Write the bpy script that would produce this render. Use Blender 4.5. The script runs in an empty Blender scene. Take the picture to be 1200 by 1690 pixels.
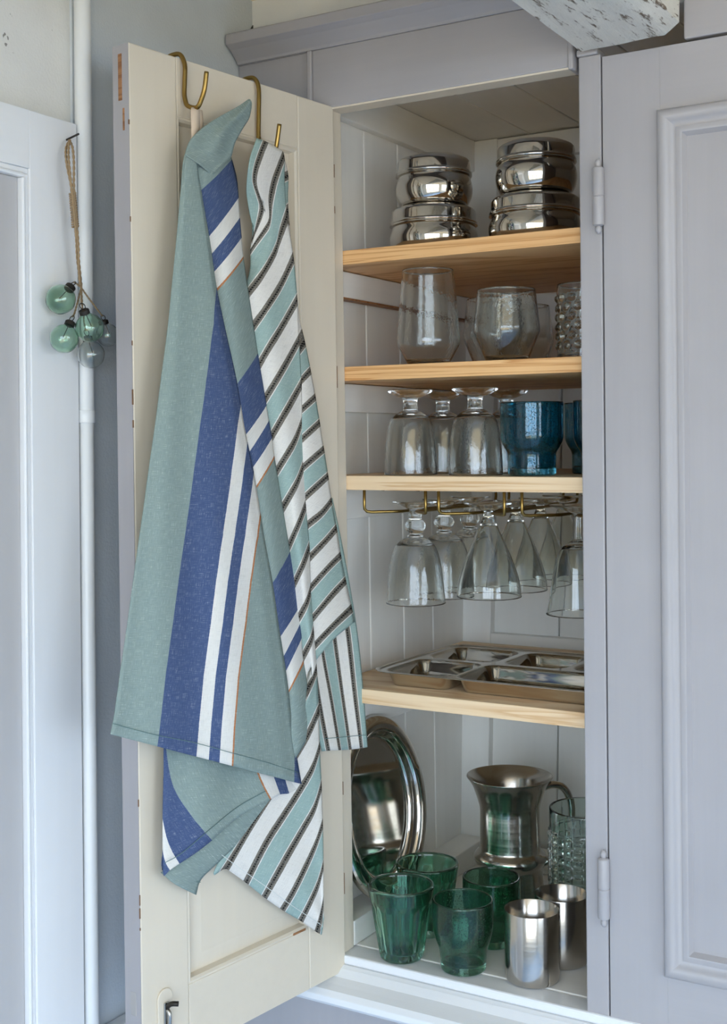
import bpy, bmesh, math, random
from mathutils import Vector, Matrix
random.seed(4)
scene = bpy.context.scene
COL = scene.collection

# ------------------------------------------------------------------ camera
CZ = 1.5                                   # eye height
YAW = math.radians(30.8)                   # turned left of the cupboard's depth axis
ROLL = 0.009
FPX = 2083.0                               # focal length in px of the 1200x1690 frame
PX, PY = 600.0, 730.0                      # optical axis in the frame
FW = Vector((-math.sin(YAW), math.cos(YAW), 0))
RT = Vector((math.cos(YAW), math.sin(YAW), 0))
UP = Vector((0, 0, 1))
CR = RT * math.cos(ROLL) - UP * math.sin(ROLL)
CU = RT * math.sin(ROLL) + UP * math.cos(ROLL)
CAM = Vector((0.999, -1.617, CZ))
cd = bpy.data.cameras.new('camera')
cam = bpy.data.objects.new('camera', cd); COL.objects.link(cam)
cam.matrix_world = Matrix((( CR.x, CU.x, -FW.x, CAM.x), (CR.y, CU.y, -FW.y, CAM.y), (CR.z, CU.z, -FW.z, CAM.z), (0, 0, 0, 1)))
cd.sensor_fit = 'AUTO'; cd.sensor_width = 36.0
cd.lens = FPX / 1690.0 * 36.0
cd.shift_y = -(845.0 - PY) / 1690.0
cd.clip_start = 0.05
scene.camera = cam

# ------------------------------------------------------------------ light
scene.view_settings.view_transform = 'Standard'
scene.view_settings.look = 'None'
scene.view_settings.gamma = 1.0
scene.view_settings.use_curve_mapping = False
scene.view_settings.exposure = 0.48
w = bpy.data.worlds.new('overcast_sky'); scene.world = w; w.use_nodes = True
bg = w.node_tree.nodes['Background']
bg.inputs['Color'].default_value = (0.70, 0.84, 1.0, 1)
bg.inputs['Strength'].default_value = 5.6
scene.cycles.max_bounces = 14
scene.cycles.adaptive_threshold = 0.08
scene.cycles.diffuse_bounces = 6
scene.cycles.glossy_bounces = 6
scene.cycles.transmission_bounces = 10
scene.cycles.transparent_max_bounces = 12
scene.cycles.sample_clamp_indirect = 4.0

# room size
XL, XR, YB, ZC = -0.17, 2.9, -2.6, 2.2
WIN_BACK = (0.30, 2.60, 0.45, 2.08)        # x0 x1 z0 z1 in the wall behind the camera
WIN_RIGHT = (-2.2, -0.75, 0.85, 2.02)      # y0 y1 z0 z1 in the right wall
def portal(name, loc, rot, sx, sy):
    l = bpy.data.lights.new(name, 'AREA'); l.shape = 'RECTANGLE'; l.size = sx; l.size_y = sy
    l.cycles.is_portal = True
    o = bpy.data.objects.new(name, l); o.location = loc; o.rotation_euler = rot; COL.objects.link(o)
portal('window_portal', ((WIN_BACK[0]+WIN_BACK[1])/2, YB-0.13, (WIN_BACK[2]+WIN_BACK[3])/2), (math.radians(90), 0, 0), WIN_BACK[1]-WIN_BACK[0], WIN_BACK[3]-WIN_BACK[2])
portal('window_portal', (XR+0.13, (WIN_RIGHT[0]+WIN_RIGHT[1])/2, (WIN_RIGHT[2]+WIN_RIGHT[3])/2), (math.radians(90), 0, math.radians(90)), WIN_RIGHT[1]-WIN_RIGHT[0], WIN_RIGHT[3]-WIN_RIGHT[2])

# ------------------------------------------------------------------ ray helpers (frame pixel -> point on a world plane)
def ray(px, py):
    return FW + CR * ((px - PX) / FPX) - CU * ((py - PY) / FPX)
def on_plane(px, py, p0, n):
    d = ray(px, py); return CAM + d * ((p0 - CAM).dot(n) / d.dot(n))
def on_Y(px, py, Y): return on_plane(px, py, Vector((0, Y, 0)), Vector((0, 1, 0)))
def on_X(px, py, X): return on_plane(px, py, Vector((X, 0, 0)), Vector((1, 0, 0)))
def on_Z(px, py, Z): return on_plane(px, py, Vector((0, 0, Z)), Vector((0, 0, 1)))

# ------------------------------------------------------------------ materials
def C(h):
    h = h.lstrip('#'); v = [int(h[i:i+2], 16) / 255 for i in (0, 2, 4)]
    return tuple(x / 12.92 if x <= .04045 else ((x + .055) / 1.055) ** 2.4 for x in v) + (1,)
class NT:
    def __init__(s, name):
        s.m = bpy.data.materials.new(name); s.m.use_nodes = True; s.t = s.m.node_tree; s.b = s.t.nodes['Principled BSDF']
    def n(s, kind, **kw):
        x = s.t.nodes.new(kind)
        for k, v in kw.items(): setattr(x, k, v)
        return x
    def l(s, a, b): s.t.links.new(a, b)
    def setp(s, **kw):
        for k, v in kw.items():
            s.b.inputs[k.replace('_', ' ')].default_value = v
    def coords(s, scale, kind='Object', rot=(0, 0, 0)):
        tc = s.n('ShaderNodeTexCoord'); mp = s.n('ShaderNodeMapping'); mp.inputs['Scale'].default_value = scale
        mp.inputs['Rotation'].default_value = rot
        s.l(tc.outputs[kind], mp.inputs['Vector']); return mp.outputs['Vector']
    def noise(s, vec, scale=1.0, detail=4, rough=.55, dist=0):
        x = s.n('ShaderNodeTexNoise'); x.inputs['Scale'].default_value = scale; x.inputs['Detail'].default_value = detail
        x.inputs['Roughness'].default_value = rough; x.inputs['Distortion'].default_value = dist
        s.l(vec, x.inputs['Vector']); return x.outputs['Fac']
    def ramp(s, fac, stops, interp='LINEAR'):
        r = s.n('ShaderNodeValToRGB'); cr = r.color_ramp; cr.interpolation = interp
        while len(cr.elements) < len(stops): cr.elements.new(0.5)
        for e, (p, c) in zip(cr.elements, stops): e.position = p; e.color = c
        s.l(fac, r.inputs['Fac']); return r.outputs['Color']
    def mix(s, fac, a, b, mode='MIX'):
        x = s.n('ShaderNodeMix', data_type='RGBA', blend_type=mode)
        for sock, v in ((x.inputs[0], fac), (x.inputs[6], a), (x.inputs[7], b)):
            if hasattr(v, 'is_linked') or hasattr(v, 'links'): s.l(v, sock)
            else: sock.default_value = v
        return x.outputs[2]
    def math(s, op, a, b=0.0, c=0.0):
        x = s.n('ShaderNodeMath', operation=op)
        for i, v in enumerate((a, b, c)):
            if hasattr(v, 'links'): s.l(v, x.inputs[i])
            else: x.inputs[i].default_value = v
        return x.outputs[0]
    def bump(s, h, strength=.3, dist=.001, prev=None):
        x = s.n('ShaderNodeBump'); x.inputs['Strength'].default_value = strength; x.inputs['Distance'].default_value = dist
        s.l(h, x.inputs['Height'])
        if prev: s.l(prev, x.inputs['Normal'])
        s.l(x.outputs['Normal'], s.b.inputs['Normal']); return x.outputs['Normal']
def shade(c, k): return (c[0]*k, c[1]*k, c[2]*k, 1)

def paint(name, hx, rough=.42, axis='z', var=.07, chips=None, bump=.22, chip_level=.70):
    t = NT(name); base = C(hx)
    sc = {'z': (70, 70, 2.5), 'x': (2.5, 70, 70), 'y': (70, 2.5, 70)}[axis]
    br = t.noise(t.coords(sc), 1.0, 5, .6)
    mo = t.noise(t.coords((5, 5, 5)), 1.0, 3)
    col = t.ramp(mo, [(.3, shade(base, 1 - var)), (.7, shade(base, 1 + var * .6))])
    col = t.mix(.25, col, t.ramp(br, [(.35, shade(base, 1 - var)), (.65, shade(base, 1 + var))]))
    if chips:
        c1 = t.noise(t.coords((38, 38, 16)), 1.0, 6, .65)
        msk = t.ramp(c1, [(chip_level, (0, 0, 0, 1)), (chip_level + .012, (1, 1, 1, 1))])
        col = t.mix(msk, col, C(chips))
    t.l(col, t.b.inputs['Base Color'])
    t.setp(Roughness=rough, Specular_IOR_Level=.4)
    t.bump(br, bump, .0008)
    return t.m
def plaster(name, hx, spots=True):
    t = NT(name); base = C(hx)
    v = t.coords((1, 1, 1))
    fine = t.noise(v, 260, 3, .6); big = t.noise(v, 7, 4)
    col = t.ramp(big, [(.3, shade(base, .93)), (.7, shade(base, 1.04))])
    if spots:
        sp = t.noise(v, 55, 2, .5)
        col = t.mix(t.ramp(sp, [(.735, (0, 0, 0, 1)), (.75, (1, 1, 1, 1))]), col, C('8c8a84'))
    t.l(col, t.b.inputs['Base Color']); t.setp(Roughness=.8, Specular_IOR_Level=.25)
    t.bump(fine, .35, .0015)
    return t.m
def pine(name, light, dark, axis='x'):
    t = NT(name)
    sc = (1.3, 9, 34) if axis == 'x' else (34, 1.3, 34)
    d = t.noise(t.coords(sc), 1.0, 4, .5, .6)
    rings = t.math('FRACT', t.math('MULTIPLY', d, 7.0))
    fib = t.noise(t.coords((6, 160, 160)), 1.0, 3)
    col = t.ramp(rings, [(0, C(light)), (.55, C(light)), (.9, C(dark)), (1.0, C(light))])
    col = t.mix(t.math('MULTIPLY', fib, .35), col, C(dark), 'MULTIPLY')
    k = t.n('ShaderNodeTexVoronoi'); k.inputs['Scale'].default_value = 1.0
    t.l(t.coords((5, 9, 11)), k.inputs['Vector'])
    col = t.mix(t.ramp(k.outputs['Distance'], [(.0, (1, 1, 1, 1)), (.045, (.6, .6, .6, 1)), (.07, (0, 0, 0, 1))]), col, C('8a5228'))
    t.l(col, t.b.inputs['Base Color']); t.setp(Roughness=.5, Specular_IOR_Level=.35)
    t.bump(fib, .12, .0006)
    return t.m
def steel(name, hx='c9c5be', rough=.1, brushed=None):
    t = NT(name); t.setp(Base_Color=C(hx), Metallic=1.0, Roughness=rough)
    if brushed:
        n = t.noise(t.coords(brushed), 1.0, 3); t.bump(n, .05, .0005)
        t.l(t.ramp(n, [(.3, (rough*.7,)*3+(1,)), (.7, (rough*1.5,)*3+(1,))]), t.b.inputs['Roughness'])
    return t.m
def glass(name, col, hammer=0.0, hscale=150, bubbles=False, rough=0.0, ior=1.48):
    t = NT(name); t.setp(Base_Color=col, Roughness=rough, IOR=ior)
    t.b.inputs['Transmission Weight'].default_value = 1.0
    if bubbles:
        v = t.n('ShaderNodeTexVoronoi'); v.inputs['Scale'].default_value = 330
        t.l(t.coords((1, 1, 1)), v.inputs['Vector'])
        n = t.noise(t.coords((1, 1, 1)), 120, 2)
        sp = t.ramp(v.outputs['Distance'], [(.12, (1, 1, 1, 1)), (.26, (0, 0, 0, 1))])
        p = t.bump(sp, .45, .0014); t.bump(n, .10, .0012, p)
    elif hammer:
        n = t.noise(t.coords((1, 1, .55)), hscale, 2, .5); t.bump(n, hammer, .0022)
    return t.m
def plain(name, hx, rough=.5, metal=0.0):
    t = NT(name); t.setp(Base_Color=C(hx), Roughness=rough, Metallic=metal); return t.m

M = {}
M['blue_paint'] = paint('blue_grey_paint', 'a7a4a6', .38, 'z')
M['blue_paint_x'] = paint('blue_grey_paint_across', 'a7a4a6', .38, 'x')
M['cream'] = paint('cream_paint', 'd8cdba', .4, 'z', .04, '8a6a4c', chip_level=.765)
M['cream_x'] = paint('cream_paint_across', 'd8cdba', .4, 'x', .04, '8a6a4c', chip_level=.775)
M['inner'] = paint('inner_grey_white_paint', 'f0eee8', .5, 'z', .05)
M['inner_y'] = paint('inner_grey_white_paint_deep', 'f0eee8', .5, 'y', .05)
M['inner_x'] = paint('inner_grey_white_paint_across', 'f0eee8', .5, 'x', .05)
M['white_paint'] = paint('white_gloss_paint', 'e6e7e8', .3, 'z', .03)
M['white_paint_x'] = paint('white_gloss_paint_across', 'e4e6e8', .3, 'x', .03)
M['white_paint_y'] = paint('white_gloss_paint_deep', 'e6e7e8', .3, 'y', .03)
M['grey_paint'] = paint('pale_grey_door_paint', 'b8b6b6', .4, 'z', .03)
M['pipe'] = plain('white_pipe_paint', 'e4e6e6', .3)
M['plaster'] = plaster('white_plaster', 'e0dfda')
M['wall_above'] = plaster('cool_white_plaster', 'e6e8e8', False)
M['room_wall'] = plaster('warm_white_plaster', 'ebe6dc', False)
M['plaster_blue'] = plaster('pale_blue_plaster', 'd0d7dc', False)
M['ceiling'] = plaster('cream_ceiling', 'eadec8')
M['floor'] = paint('painted_floor', 'a4bcdc', .4, 'y', .05)
M['shelf'] = pine('pine_shelf', 'efc48c', 'd29c62')
M['shelf_pale'] = pine('pale_pine_shelf', 'f0d8b4', 'dcb88c')
M['raw_wood'] = pine('raw_wood', 'a87a52', '855a38')
M['steel'] = steel('polished_steel', 'cfcac2', .07)
M['steel_brushed'] = steel('brushed_steel', 'c4bfb8', .16, (2, 2, 220))
M['brass'] = steel('aged_brass', '9c8048', .28)
M['iron'] = plain('dark_iron', '3a3632', .45, .8)
M['glass'] = glass('hammered_clear_glass', (.97, .985, .97, 1), .10, 230)
M['glass_plain'] = glass('clear_glass', (.96, .985, .97, 1), .05, 60)
M['glass_thick'] = glass('moulded_clear_glass', (.93, .96, .94, 1), .08, 90)
M['glass_blue'] = glass('blue_bubble_glass', (.12, .50, .66, 1), bubbles=True)
M['glass_green'] = glass('green_glass', (.30, .58, .46, 1), .04, 60)
M['glass_green_bubble'] = glass('green_bubble_glass', (.28, .56, .43, 1), bubbles=True)
M['glass_grid'] = glass('pale_aqua_glass', (.80, .92, .90, 1), .05, 80)
M['bauble_green'] = glass('thin_green_glass', (.74, .91, .79, 1))
M['bauble_clear'] = glass('thin_clear_glass', (.95, .97, .96, 1))
M['twine'] = paint('jute_twine', '9f8768', .9, 'z', .2, bump=.8)
M['tape'] = plain('beige_cotton_tape', 'd8c4ae', .9)
M['chip'] = plain('bare_chipped_wood', '7a5c44', .8)
M['gap_shade'] = plain('gap_shade', '2a2826', .9)  # near-black colour standing in for shade inside a gap
M['chrome'] = steel('latch_metal', 'b8b6b0', .25)
t = NT('rough_whitewashed_timber')
n1 = t.noise(t.coords((12, 3, 12)), 1.0, 6, .65); n2 = t.noise(t.coords((90, 14, 90)), 1.0, 5, .7)
col = t.ramp(n1, [(.3, C('bfbdb6')), (.7, C('dedbd2'))])
col = t.mix(t.ramp(n2, [(.56, (0, 0, 0, 1)), (.63, (1, 1, 1, 1))]), col, C('6a5c4e'))
t.l(col, t.b.inputs['Base Color']); t.setp(Roughness=.75)
p = t.bump(n1, .5, .004); t.bump(n2, .6, .003, p)
M['beam'] = t.m

def cloth_mat(name, period, stops, chain=False):
    """woven stripes: u runs across the stripes (1 unit about 0.8 mm), v along them"""
    t = NT(name)
    uv = t.n('ShaderNodeUVMap'); sp = t.n('ShaderNodeSeparateXYZ'); t.l(uv.outputs['UV'], sp.inputs[0])
    u, v = sp.outputs[0], sp.outputs[1]
    def scaled(a, b):
        cb = t.n('ShaderNodeCombineXYZ'); t.l(t.math('MULTIPLY', u, a), cb.inputs[0]); t.l(t.math('MULTIPLY', v, b), cb.inputs[1]); return cb.outputs[0]
    jag = t.noise(scaled(.9, .9), 1.0, 1)
    uu = t.math('ADD', u, t.math('MULTIPLY', t.math('SUBTRACT', jag, .5), .9))
    f = t.math('DIVIDE', t.math('FLOORED_MODULO', uu, period), period)
    col = t.ramp(f, stops, 'CONSTANT')
    if chain:   # dark chain stitch in the middle of each band
        m = t.math('FLOORED_MODULO', uu, period)
        for c0 in (4.5, 35.5):
            near = t.math('LESS_THAN', t.math('ABSOLUTE', t.math('SUBTRACT', m, c0)), 1.1)
            dash = t.math('LESS_THAN', t.math('FLOORED_MODULO', v, 4.2), 2.9)
            col = t.mix(t.math('MULTIPLY', near, dash), col, C('1c1a18'))
            edge = t.math('MULTIPLY', t.math('GREATER_THAN', t.math('ABSOLUTE', t.math('SUBTRACT', m, c0)), 2.2), t.math('LESS_THAN', t.math('ABSOLUTE', t.math('SUBTRACT', m, c0)), 4.4))
            spk = t.math('GREATER_THAN', t.noise(scaled(1.1, 1.1), 1.0, 0), .52)
            col = t.mix(t.math('MULTIPLY', t.math('MULTIPLY', edge, spk), .5), col, C('a39c90'))
    wa = t.noise(scaled(1.3, .07), 1.0, 3, .6); we = t.noise(scaled(.07, 1.3), 1.0, 3, .6)
    fleck = t.math('MULTIPLY', wa, we)
    col = t.mix(t.ramp(fleck, [(.30, (0, 0, 0, 1)), (.44, (.46, .46, .46, 1))]), col, C('e4e6df'))
    dk = t.ramp(fleck, [(.10, (.80, .80, .80, 1)), (.25, (1, 1, 1, 1))])
    col = t.mix(1.0, col, dk, 'MULTIPLY')
    t.l(col, t.b.inputs['Base Color']); t.setp(Roughness=.95, Specular_IOR_Level=.1)
    t.bump(fleck, .55, .0012)
    return t.m
P1 = 220.0
TEAL, NAVY, OFFW, RUST = C('8b9b96'), C('4a5a7e'), C('dedbd4'), C('b5784f')
M['towel_blue'] = cloth_mat('teal_blue_striped_linen', P1, [(0, NAVY), (62/P1, OFFW), (82/P1, NAVY), (99/P1, OFFW), (119/P1, RUST), (121.6/P1, TEAL)])
P2 = 65.0
GREY = C('6a645b')
M['towel_zig'] = cloth_mat('teal_white_chain_striped_cotton', P2, [(0, GREY), (9/P2, C('e2ded6')), (31/P2, GREY), (40/P2, C('e2ded6')), (41.3/P2, C('9bb2ac')), (63.7/P2, C('e2ded6'))], True)

# ------------------------------------------------------------------ mesh helpers
def link_mesh(name, verts, faces, mat, parent=None, smooth=False, uvs=None, local=False):
    me = bpy.data.meshes.new(name); me.from_pydata([tuple(v) for v in verts], [], faces); me.update()
    if uvs is not None:
        ul = me.uv_layers.new(name='UVMap')
        for lp in me.loops: ul.data[lp.index].uv = uvs[lp.vertex_index]
    if smooth: me.polygons.foreach_set('use_smooth', [True] * len(me.polygons))
    me.materials.append(mat)
    o = bpy.data.objects.new(name, me); COL.objects.link(o)
    if parent is not None:
        o.parent = parent
        if not local: o.matrix_parent_inverse = WORLD_INV.get(parent.name, Matrix())
    return o
WORLD_INV = {}
def tag(o, label=None, cat=None, group=None, kind=None):
    if label: o['label'] = label
    if cat: o['category'] = cat
    if group: o['group'] = group
    if kind: o['kind'] = kind
    return o
def empty(name, loc, parent=None):
    o = bpy.data.objects.new(name, None); COL.objects.link(o); o.empty_display_size = .05
    if parent is not None:
        o.parent = parent; o.location = Vector(loc) - Vector(parent['_loc'])
    else: o.location = loc
    o['_loc'] = tuple(loc)
    WORLD_INV[o.name] = Matrix.Translation(-Vector(loc))
    return o
def bevel(o, w=.002, seg=2):
    b = o.modifiers.new('bevel', 'BEVEL'); b.width = w; b.segments = seg; b.limit_method = 'ANGLE'; b.angle_limit = math.radians(35)
    return o
def hexa(name, c8, mat, parent=None, bw=.0015):
    """box from 8 corners: 4 bottom (ccw) then 4 top"""
    f = [(3, 2, 1, 0), (4, 5, 6, 7), (0, 1, 5, 4), (1, 2, 6, 5), (2, 3, 7, 6), (3, 0, 4, 7)]
    o = link_mesh(name, c8, f, mat, parent)
    if bw: bevel(o, bw)
    return o
def box(name, x0, x1, y0, y1, z0, z1, mat, parent=None, bw=.0015):
    return hexa(name, [(x0, y0, z0), (x1, y0, z0), (x1, y1, z0), (x0, y1, z0), (x0, y0, z1), (x1, y0, z1), (x1, y1, z1), (x0, y1, z1)], mat, parent, bw)
def extrude_x(name, prof, x0, x1, mat, parent=None, bw=0, smooth=False):
    n = len(prof); v = [(x0, a, b) for a, b in prof] + [(x1, a, b) for a, b in prof]
    f = [(i, (i+1) % n, n+(i+1) % n, n+i) for i in range(n)] + [tuple(range(n))[::-1], tuple(range(n, 2*n))]
    o = link_mesh(name, v, f, mat, parent, smooth); fix_normals(o)
    if bw: bevel(o, bw)
    return o
def fix_normals(o):
    bm = bmesh.new(); bm.from_mesh(o.data); bmesh.ops.recalc_face_normals(bm, faces=bm.faces); bm.to_mesh(o.data); bm.free()
def auto_smooth(o, deg=35):
    o.data.polygons.foreach_set('use_smooth', [True] * len(o.data.polygons)); o.data.set_sharp_from_angle(angle=math.radians(deg))
def cr_spline(pts, m):
    """catmull-rom through pts, resampled to m points evenly along its length"""
    pts = [Vector(p) for p in pts]
    if len(pts) == 2: return [pts[0].lerp(pts[1], i/(m-1)) for i in range(m)]
    P = [pts[0]*2-pts[1]] + pts + [pts[-1]*2-pts[-2]]
    dense = []
    for i in range(1, len(P)-2):
        for k in range(16):
            t = k/16; a, b, c, d = P[i-1], P[i], P[i+1], P[i+2]
            dense.append(.5*((2*b)+(c-a)*t+(2*a-5*b+4*c-d)*t*t+(3*b-a-3*c+d)*t**3))
    dense.append(pts[-1])
    L = [0]
    for a, b in zip(dense, dense[1:]): L.append(L[-1]+(b-a).length)
    out = []; j = 0
    for i in range(m):
        s = L[-1]*i/(m-1)
        while j < len(L)-2 and L[j+1] < s: j += 1
        q = (s-L[j])/max(L[j+1]-L[j], 1e-9); out.append(dense[j].lerp(dense[j+1], min(1, q)))
    return out
def tube(name, pts, r, mat, parent=None, sides=10, m=None, local=False, taper=None):
    pts = cr_spline(pts, m) if m else [Vector(p) for p in pts]
    v, f = [], []
    prev = None
    for i, p in enumerate(pts):
        d = (pts[min(i+1, len(pts)-1)] - pts[max(i-1, 0)]).normalized()
        if prev is None:
            a = d.orthogonal().normalized()
        else:
            a = (prev - d*prev.dot(d)).normalized()
        prev = a; b = d.cross(a); rr = r*(taper[i] if taper else 1)
        for k in range(sides):
            th = 2*math.pi*k/sides; v.append(p + a*math.cos(th)*rr + b*math.sin(th)*rr)
    for i in range(len(pts)-1):
        for k in range(sides):
            k2 = (k+1) % sides; f.append((i*sides+k, i*sides+k2, (i+1)*sides+k2, (i+1)*sides+k))
    f.append(tuple(range(sides))[::-1]); f.append(tuple(range((len(pts)-1)*sides, len(pts)*sides)))
    o = link_mesh(name, v, f, mat, parent, True, local=local); return o
def profile(pts, m=40):
    return [(p.x, p.y) for p in cr_spline([Vector((a, b, 0)) for a, b in pts], m)]
def lathe(name, prof, mat, parent=None, segs=64, mod=None, smooth=True, sharp=None):
    """prof: (r, z[, outer flag]) from the axis at the bottom outside round to the axis again; closed surface"""
    v, f, rings = [], [], []
    for q in prof:
        r, z = q[0], q[1]
        if r < 1e-6: v.append((0, 0, z)); rings.append([len(v)-1]); continue
        ring = []
        for k in range(segs):
            th = 2*math.pi*k/segs; rr = r
            if mod and len(q) > 2 and q[2]: rr = r + mod(th, z)
            v.append((rr*math.cos(th), rr*math.sin(th), z)); ring.append(len(v)-1)
        rings.append(ring)
    for a, b in zip(rings, rings[1:]):
        if len(a) == 1 and len(b) == 1: continue
        for k in range(segs):
            k2 = (k+1) % segs
            if len(a) == 1: f.append((a[0], b[k2], b[k]))
            elif len(b) == 1: f.append((a[k], a[k2], b[0]))
            else: f.append((a[k], a[k2], b[k2], b[k]))
    o = link_mesh(name, v, f, mat, parent, smooth, local=True); fix_normals(o)
    if sharp: auto_smooth(o, sharp)
    return o
def vessel(outer, wall, base, rows=40, lip=True):
    """closed glass wall: outer profile [(r,z)..] bottom to rim, constant wall, thick base"""
    o = profile(outer, rows) if len(outer) > 2 else [(outer[0][0]+(outer[1][0]-outer[0][0])*i/(rows-1), outer[0][1]+(outer[1][1]-outer[0][1])*i/(rows-1)) for i in range(rows)]
    zb = o[0][1]
    P = [(0, zb), (o[0][0]*.75, zb)] + [(r, z, 1) for r, z in o]
    rt, zt = o[-1]
    P += [(rt-wall*.2, zt+wall*.45), (rt-wall*.8, zt+wall*.45)]
    inner = [(max(r-wall, .002), z) for r, z in o if z > zb+base]
    P += inner[::-1]
    P += [(inner[0][0]*.8, zb+base-.0005), (0, zb+base-.0008)]
    return P

# ------------------------------------------------------------------ the room
def struct(o): o['kind'] = 'structure'; return o
def wall_with_hole(name, axis, pos, thick, a0, a1, z0, z1, hole, mat):
    """wall of four slabs round one window, as one mesh"""
    h0, h1, hz0, hz1 = hole; v, f = [], []
    def slab(a, b, c, d):
        n = len(v)
        for zz in (c, d):
            for (s, q) in ((a, 0), (b, 0), (b, 1), (a, 1)):
                off = pos + (thick if q else 0)
                v.append((s, off, zz) if axis == 'y' else (off, s, zz))
        f.extend([tuple(n+i for i in q) for q in ((3, 2, 1, 0), (4, 5, 6, 7), (0, 1, 5, 4), (1, 2, 6, 5), (2, 3, 7, 6), (3, 0, 4, 7))])
    slab(a0, h0, z0, z1); slab(h1, a1, z0, z1); slab(h0, h1, z0, hz0); slab(h0, h1, hz1, z1)
    o = link_mesh(name, v, f, mat); fix_normals(o); return struct(o)

struct(box('floor', XL-.2, XR+.2, YB-.2, .7, -.06, 0, M['floor'], bw=0))
struct(box('ceiling', XL-.2, XR+.2, YB-.2, .7, ZC, ZC+.06, M['ceiling'], bw=0))
wall_with_hole('wall_behind', 'y', YB, -.12, XL-.2, XR+.12, 0, ZC, WIN_BACK, M['room_wall'])
wall_with_hole('wall_right', 'x', XR, .12, YB, .7, 0, ZC, WIN_RIGHT, M['room_wall'])
struct(box('wall_back', -.3, .9, .58, .68, 0, ZC, M['plaster'], bw=0))
struct(box('wall_above', XL-.1, .90, .012, .50, CZ+.655, ZC, M['wall_above'], bw=0))
struct(box('wall_beside', .86, XR, .0, .50, 0, ZC, M['plaster_blue'], bw=0))
struct(box('ground', -12, 16, -16, 14, -.5, -.3, plain('pale_gravel', 'd4b486', .95), bw=0))
def window(name, axis, pos, hole):
    e = empty(name, ((hole[0]+hole[1])/2, pos, hole[2]) if axis == 'y' else (pos, (hole[0]+hole[1])/2, hole[2])); struct(e)
    a0, a1, z0, z1 = hole
    def bar(nm, a, b, c, d, t=.03):
        if axis == 'y': return box(nm, a, b, pos-t, pos+t, c, d, M['white_paint'], e)
        return box(nm, pos-t, pos+t, a, b, c, d, M['white_paint'], e)
    bar('window_frame', a0, a0+.05, z0, z1); bar('window_frame', a1-.05, a1, z0, z1)
    bar('window_frame', a0+.05, a1-.05, z0, z0+.05); bar('window_frame', a0+.05, a1-.05, z1-.05, z1)
    n = 4 if a1-a0 > 1.8 else 2
    for i in range(1, n): bar('mullion', a0+(a1-a0)*i/n-.025, a0+(a1-a0)*i/n+.025, z0+.05, z1-.05, .025)
    zm = z0+(z1-z0)*.55; bar('glazing_bar', a0+.05, a1-.05, zm-.014, zm+.014, .018)
window('window_1', 'y', YB-.05, WIN_BACK); window('window_2', 'x', XR+.05, WIN_RIGHT)

# left wall with the doorway: upper plaster, pale blue strip behind the cupboard door
Y_CAS = on_X(130, 600, -.15).y                      # right edge of the door casing
z_cas = on_X(127, 205, -.15).z
ZF = 0.0
struct(box('wall_left', XL-.12, XL, Y_CAS+.014, .02, ZF, ZC, M['plaster_blue'], bw=0))
struct(box('wall_left_upper', XL-.12, XL-.004, YB, Y_CAS+.014, z_cas-.02, ZC, M['plaster'], bw=0))
struct(box('wall_left_lower', XL-.20, XL-.10, YB, Y_CAS+.014, 0, z_cas-.02, M['plaster'], bw=0))
y_in = on_X(52, 600, -.15).y; z_in = on_X(46, 277, -.15).z
y_in2 = on_X(28, 600, -.16).y
cas = struct(empty('trim_1', (XL, Y_CAS, 0))); cas['label'] = 'white painted door casing with stepped inner moulding'
DW = .80                                            # doorway width
box('casing_upright', XL-.03, -.15, y_in, Y_CAS, 0, z_cas, M['white_paint'], cas, .001)
box('casing_head', XL-.03, -.15, y_in-DW-.1, y_in-.0002, z_in, z_cas, M['white_paint_y'], cas, .0003)
def casing_step(nm, a, b, x, top):                  # thin stepped strip next to the opening
    box(nm, XL-.05, x, a, b, 0, z_in-top[0], M['white_paint'], cas, .002)
    box(nm, XL-.05, x, b-DW, b, z_in-top[0], z_in-top[1], M['white_paint_y'], cas, .002)
casing_step('casing_groove', y_in-.0070, y_in, -.1525, (.0070, 0))
casing_step('casing_bead', y_in-.0120, y_in-.0070, -.150, (.0120, .0070))
d1 = struct(box('door_1', XL-.06, -.158, y_in-DW, y_in-.0122, .01, z_in-.0122, M['grey_paint'], None, .002))

crk = [(421, -4, 1.5), (422, 20, 1.2), (421, 40, 2.5), (412, 52, 2.5), (403, 62, 4), (404, 74, 5), (410, 86, 6), (411, 98, 5), (407, 108, 5), (403, 122, 3)]
v, f = [], []
random.seed(9)
crk2 = []
for (a, b), i in (((p, q), i) for p, q in zip(crk, crk[1:]) for i in range(5)):
    t_ = i/5; crk2.append((a[0]+(b[0]-a[0])*t_+random.uniform(-1.2, 1.2), a[1]+(b[1]-a[1])*t_, (a[2]+(b[2]-a[2])*t_)*random.uniform(.5, 1.2)))
for px, py, wd in crk2:
    v += [on_X(px-wd, py, XL+.0006), on_X(px+wd*.5, py, XL+.0006)]
for i in range(len(crk2)-1): f.append((2*i, 2*i+1, 2*i+3, 2*i+2))
ck = struct(link_mesh('trim_3', v, f, plain('crumbling_plaster_crack', '3b3a36', .95))); fix_normals(ck)
ck.modifiers.new('thickness', 'SOLIDIFY').thickness = .001
ck['label'] = 'dark crumbling crack where the wall meets the cornice'

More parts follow.
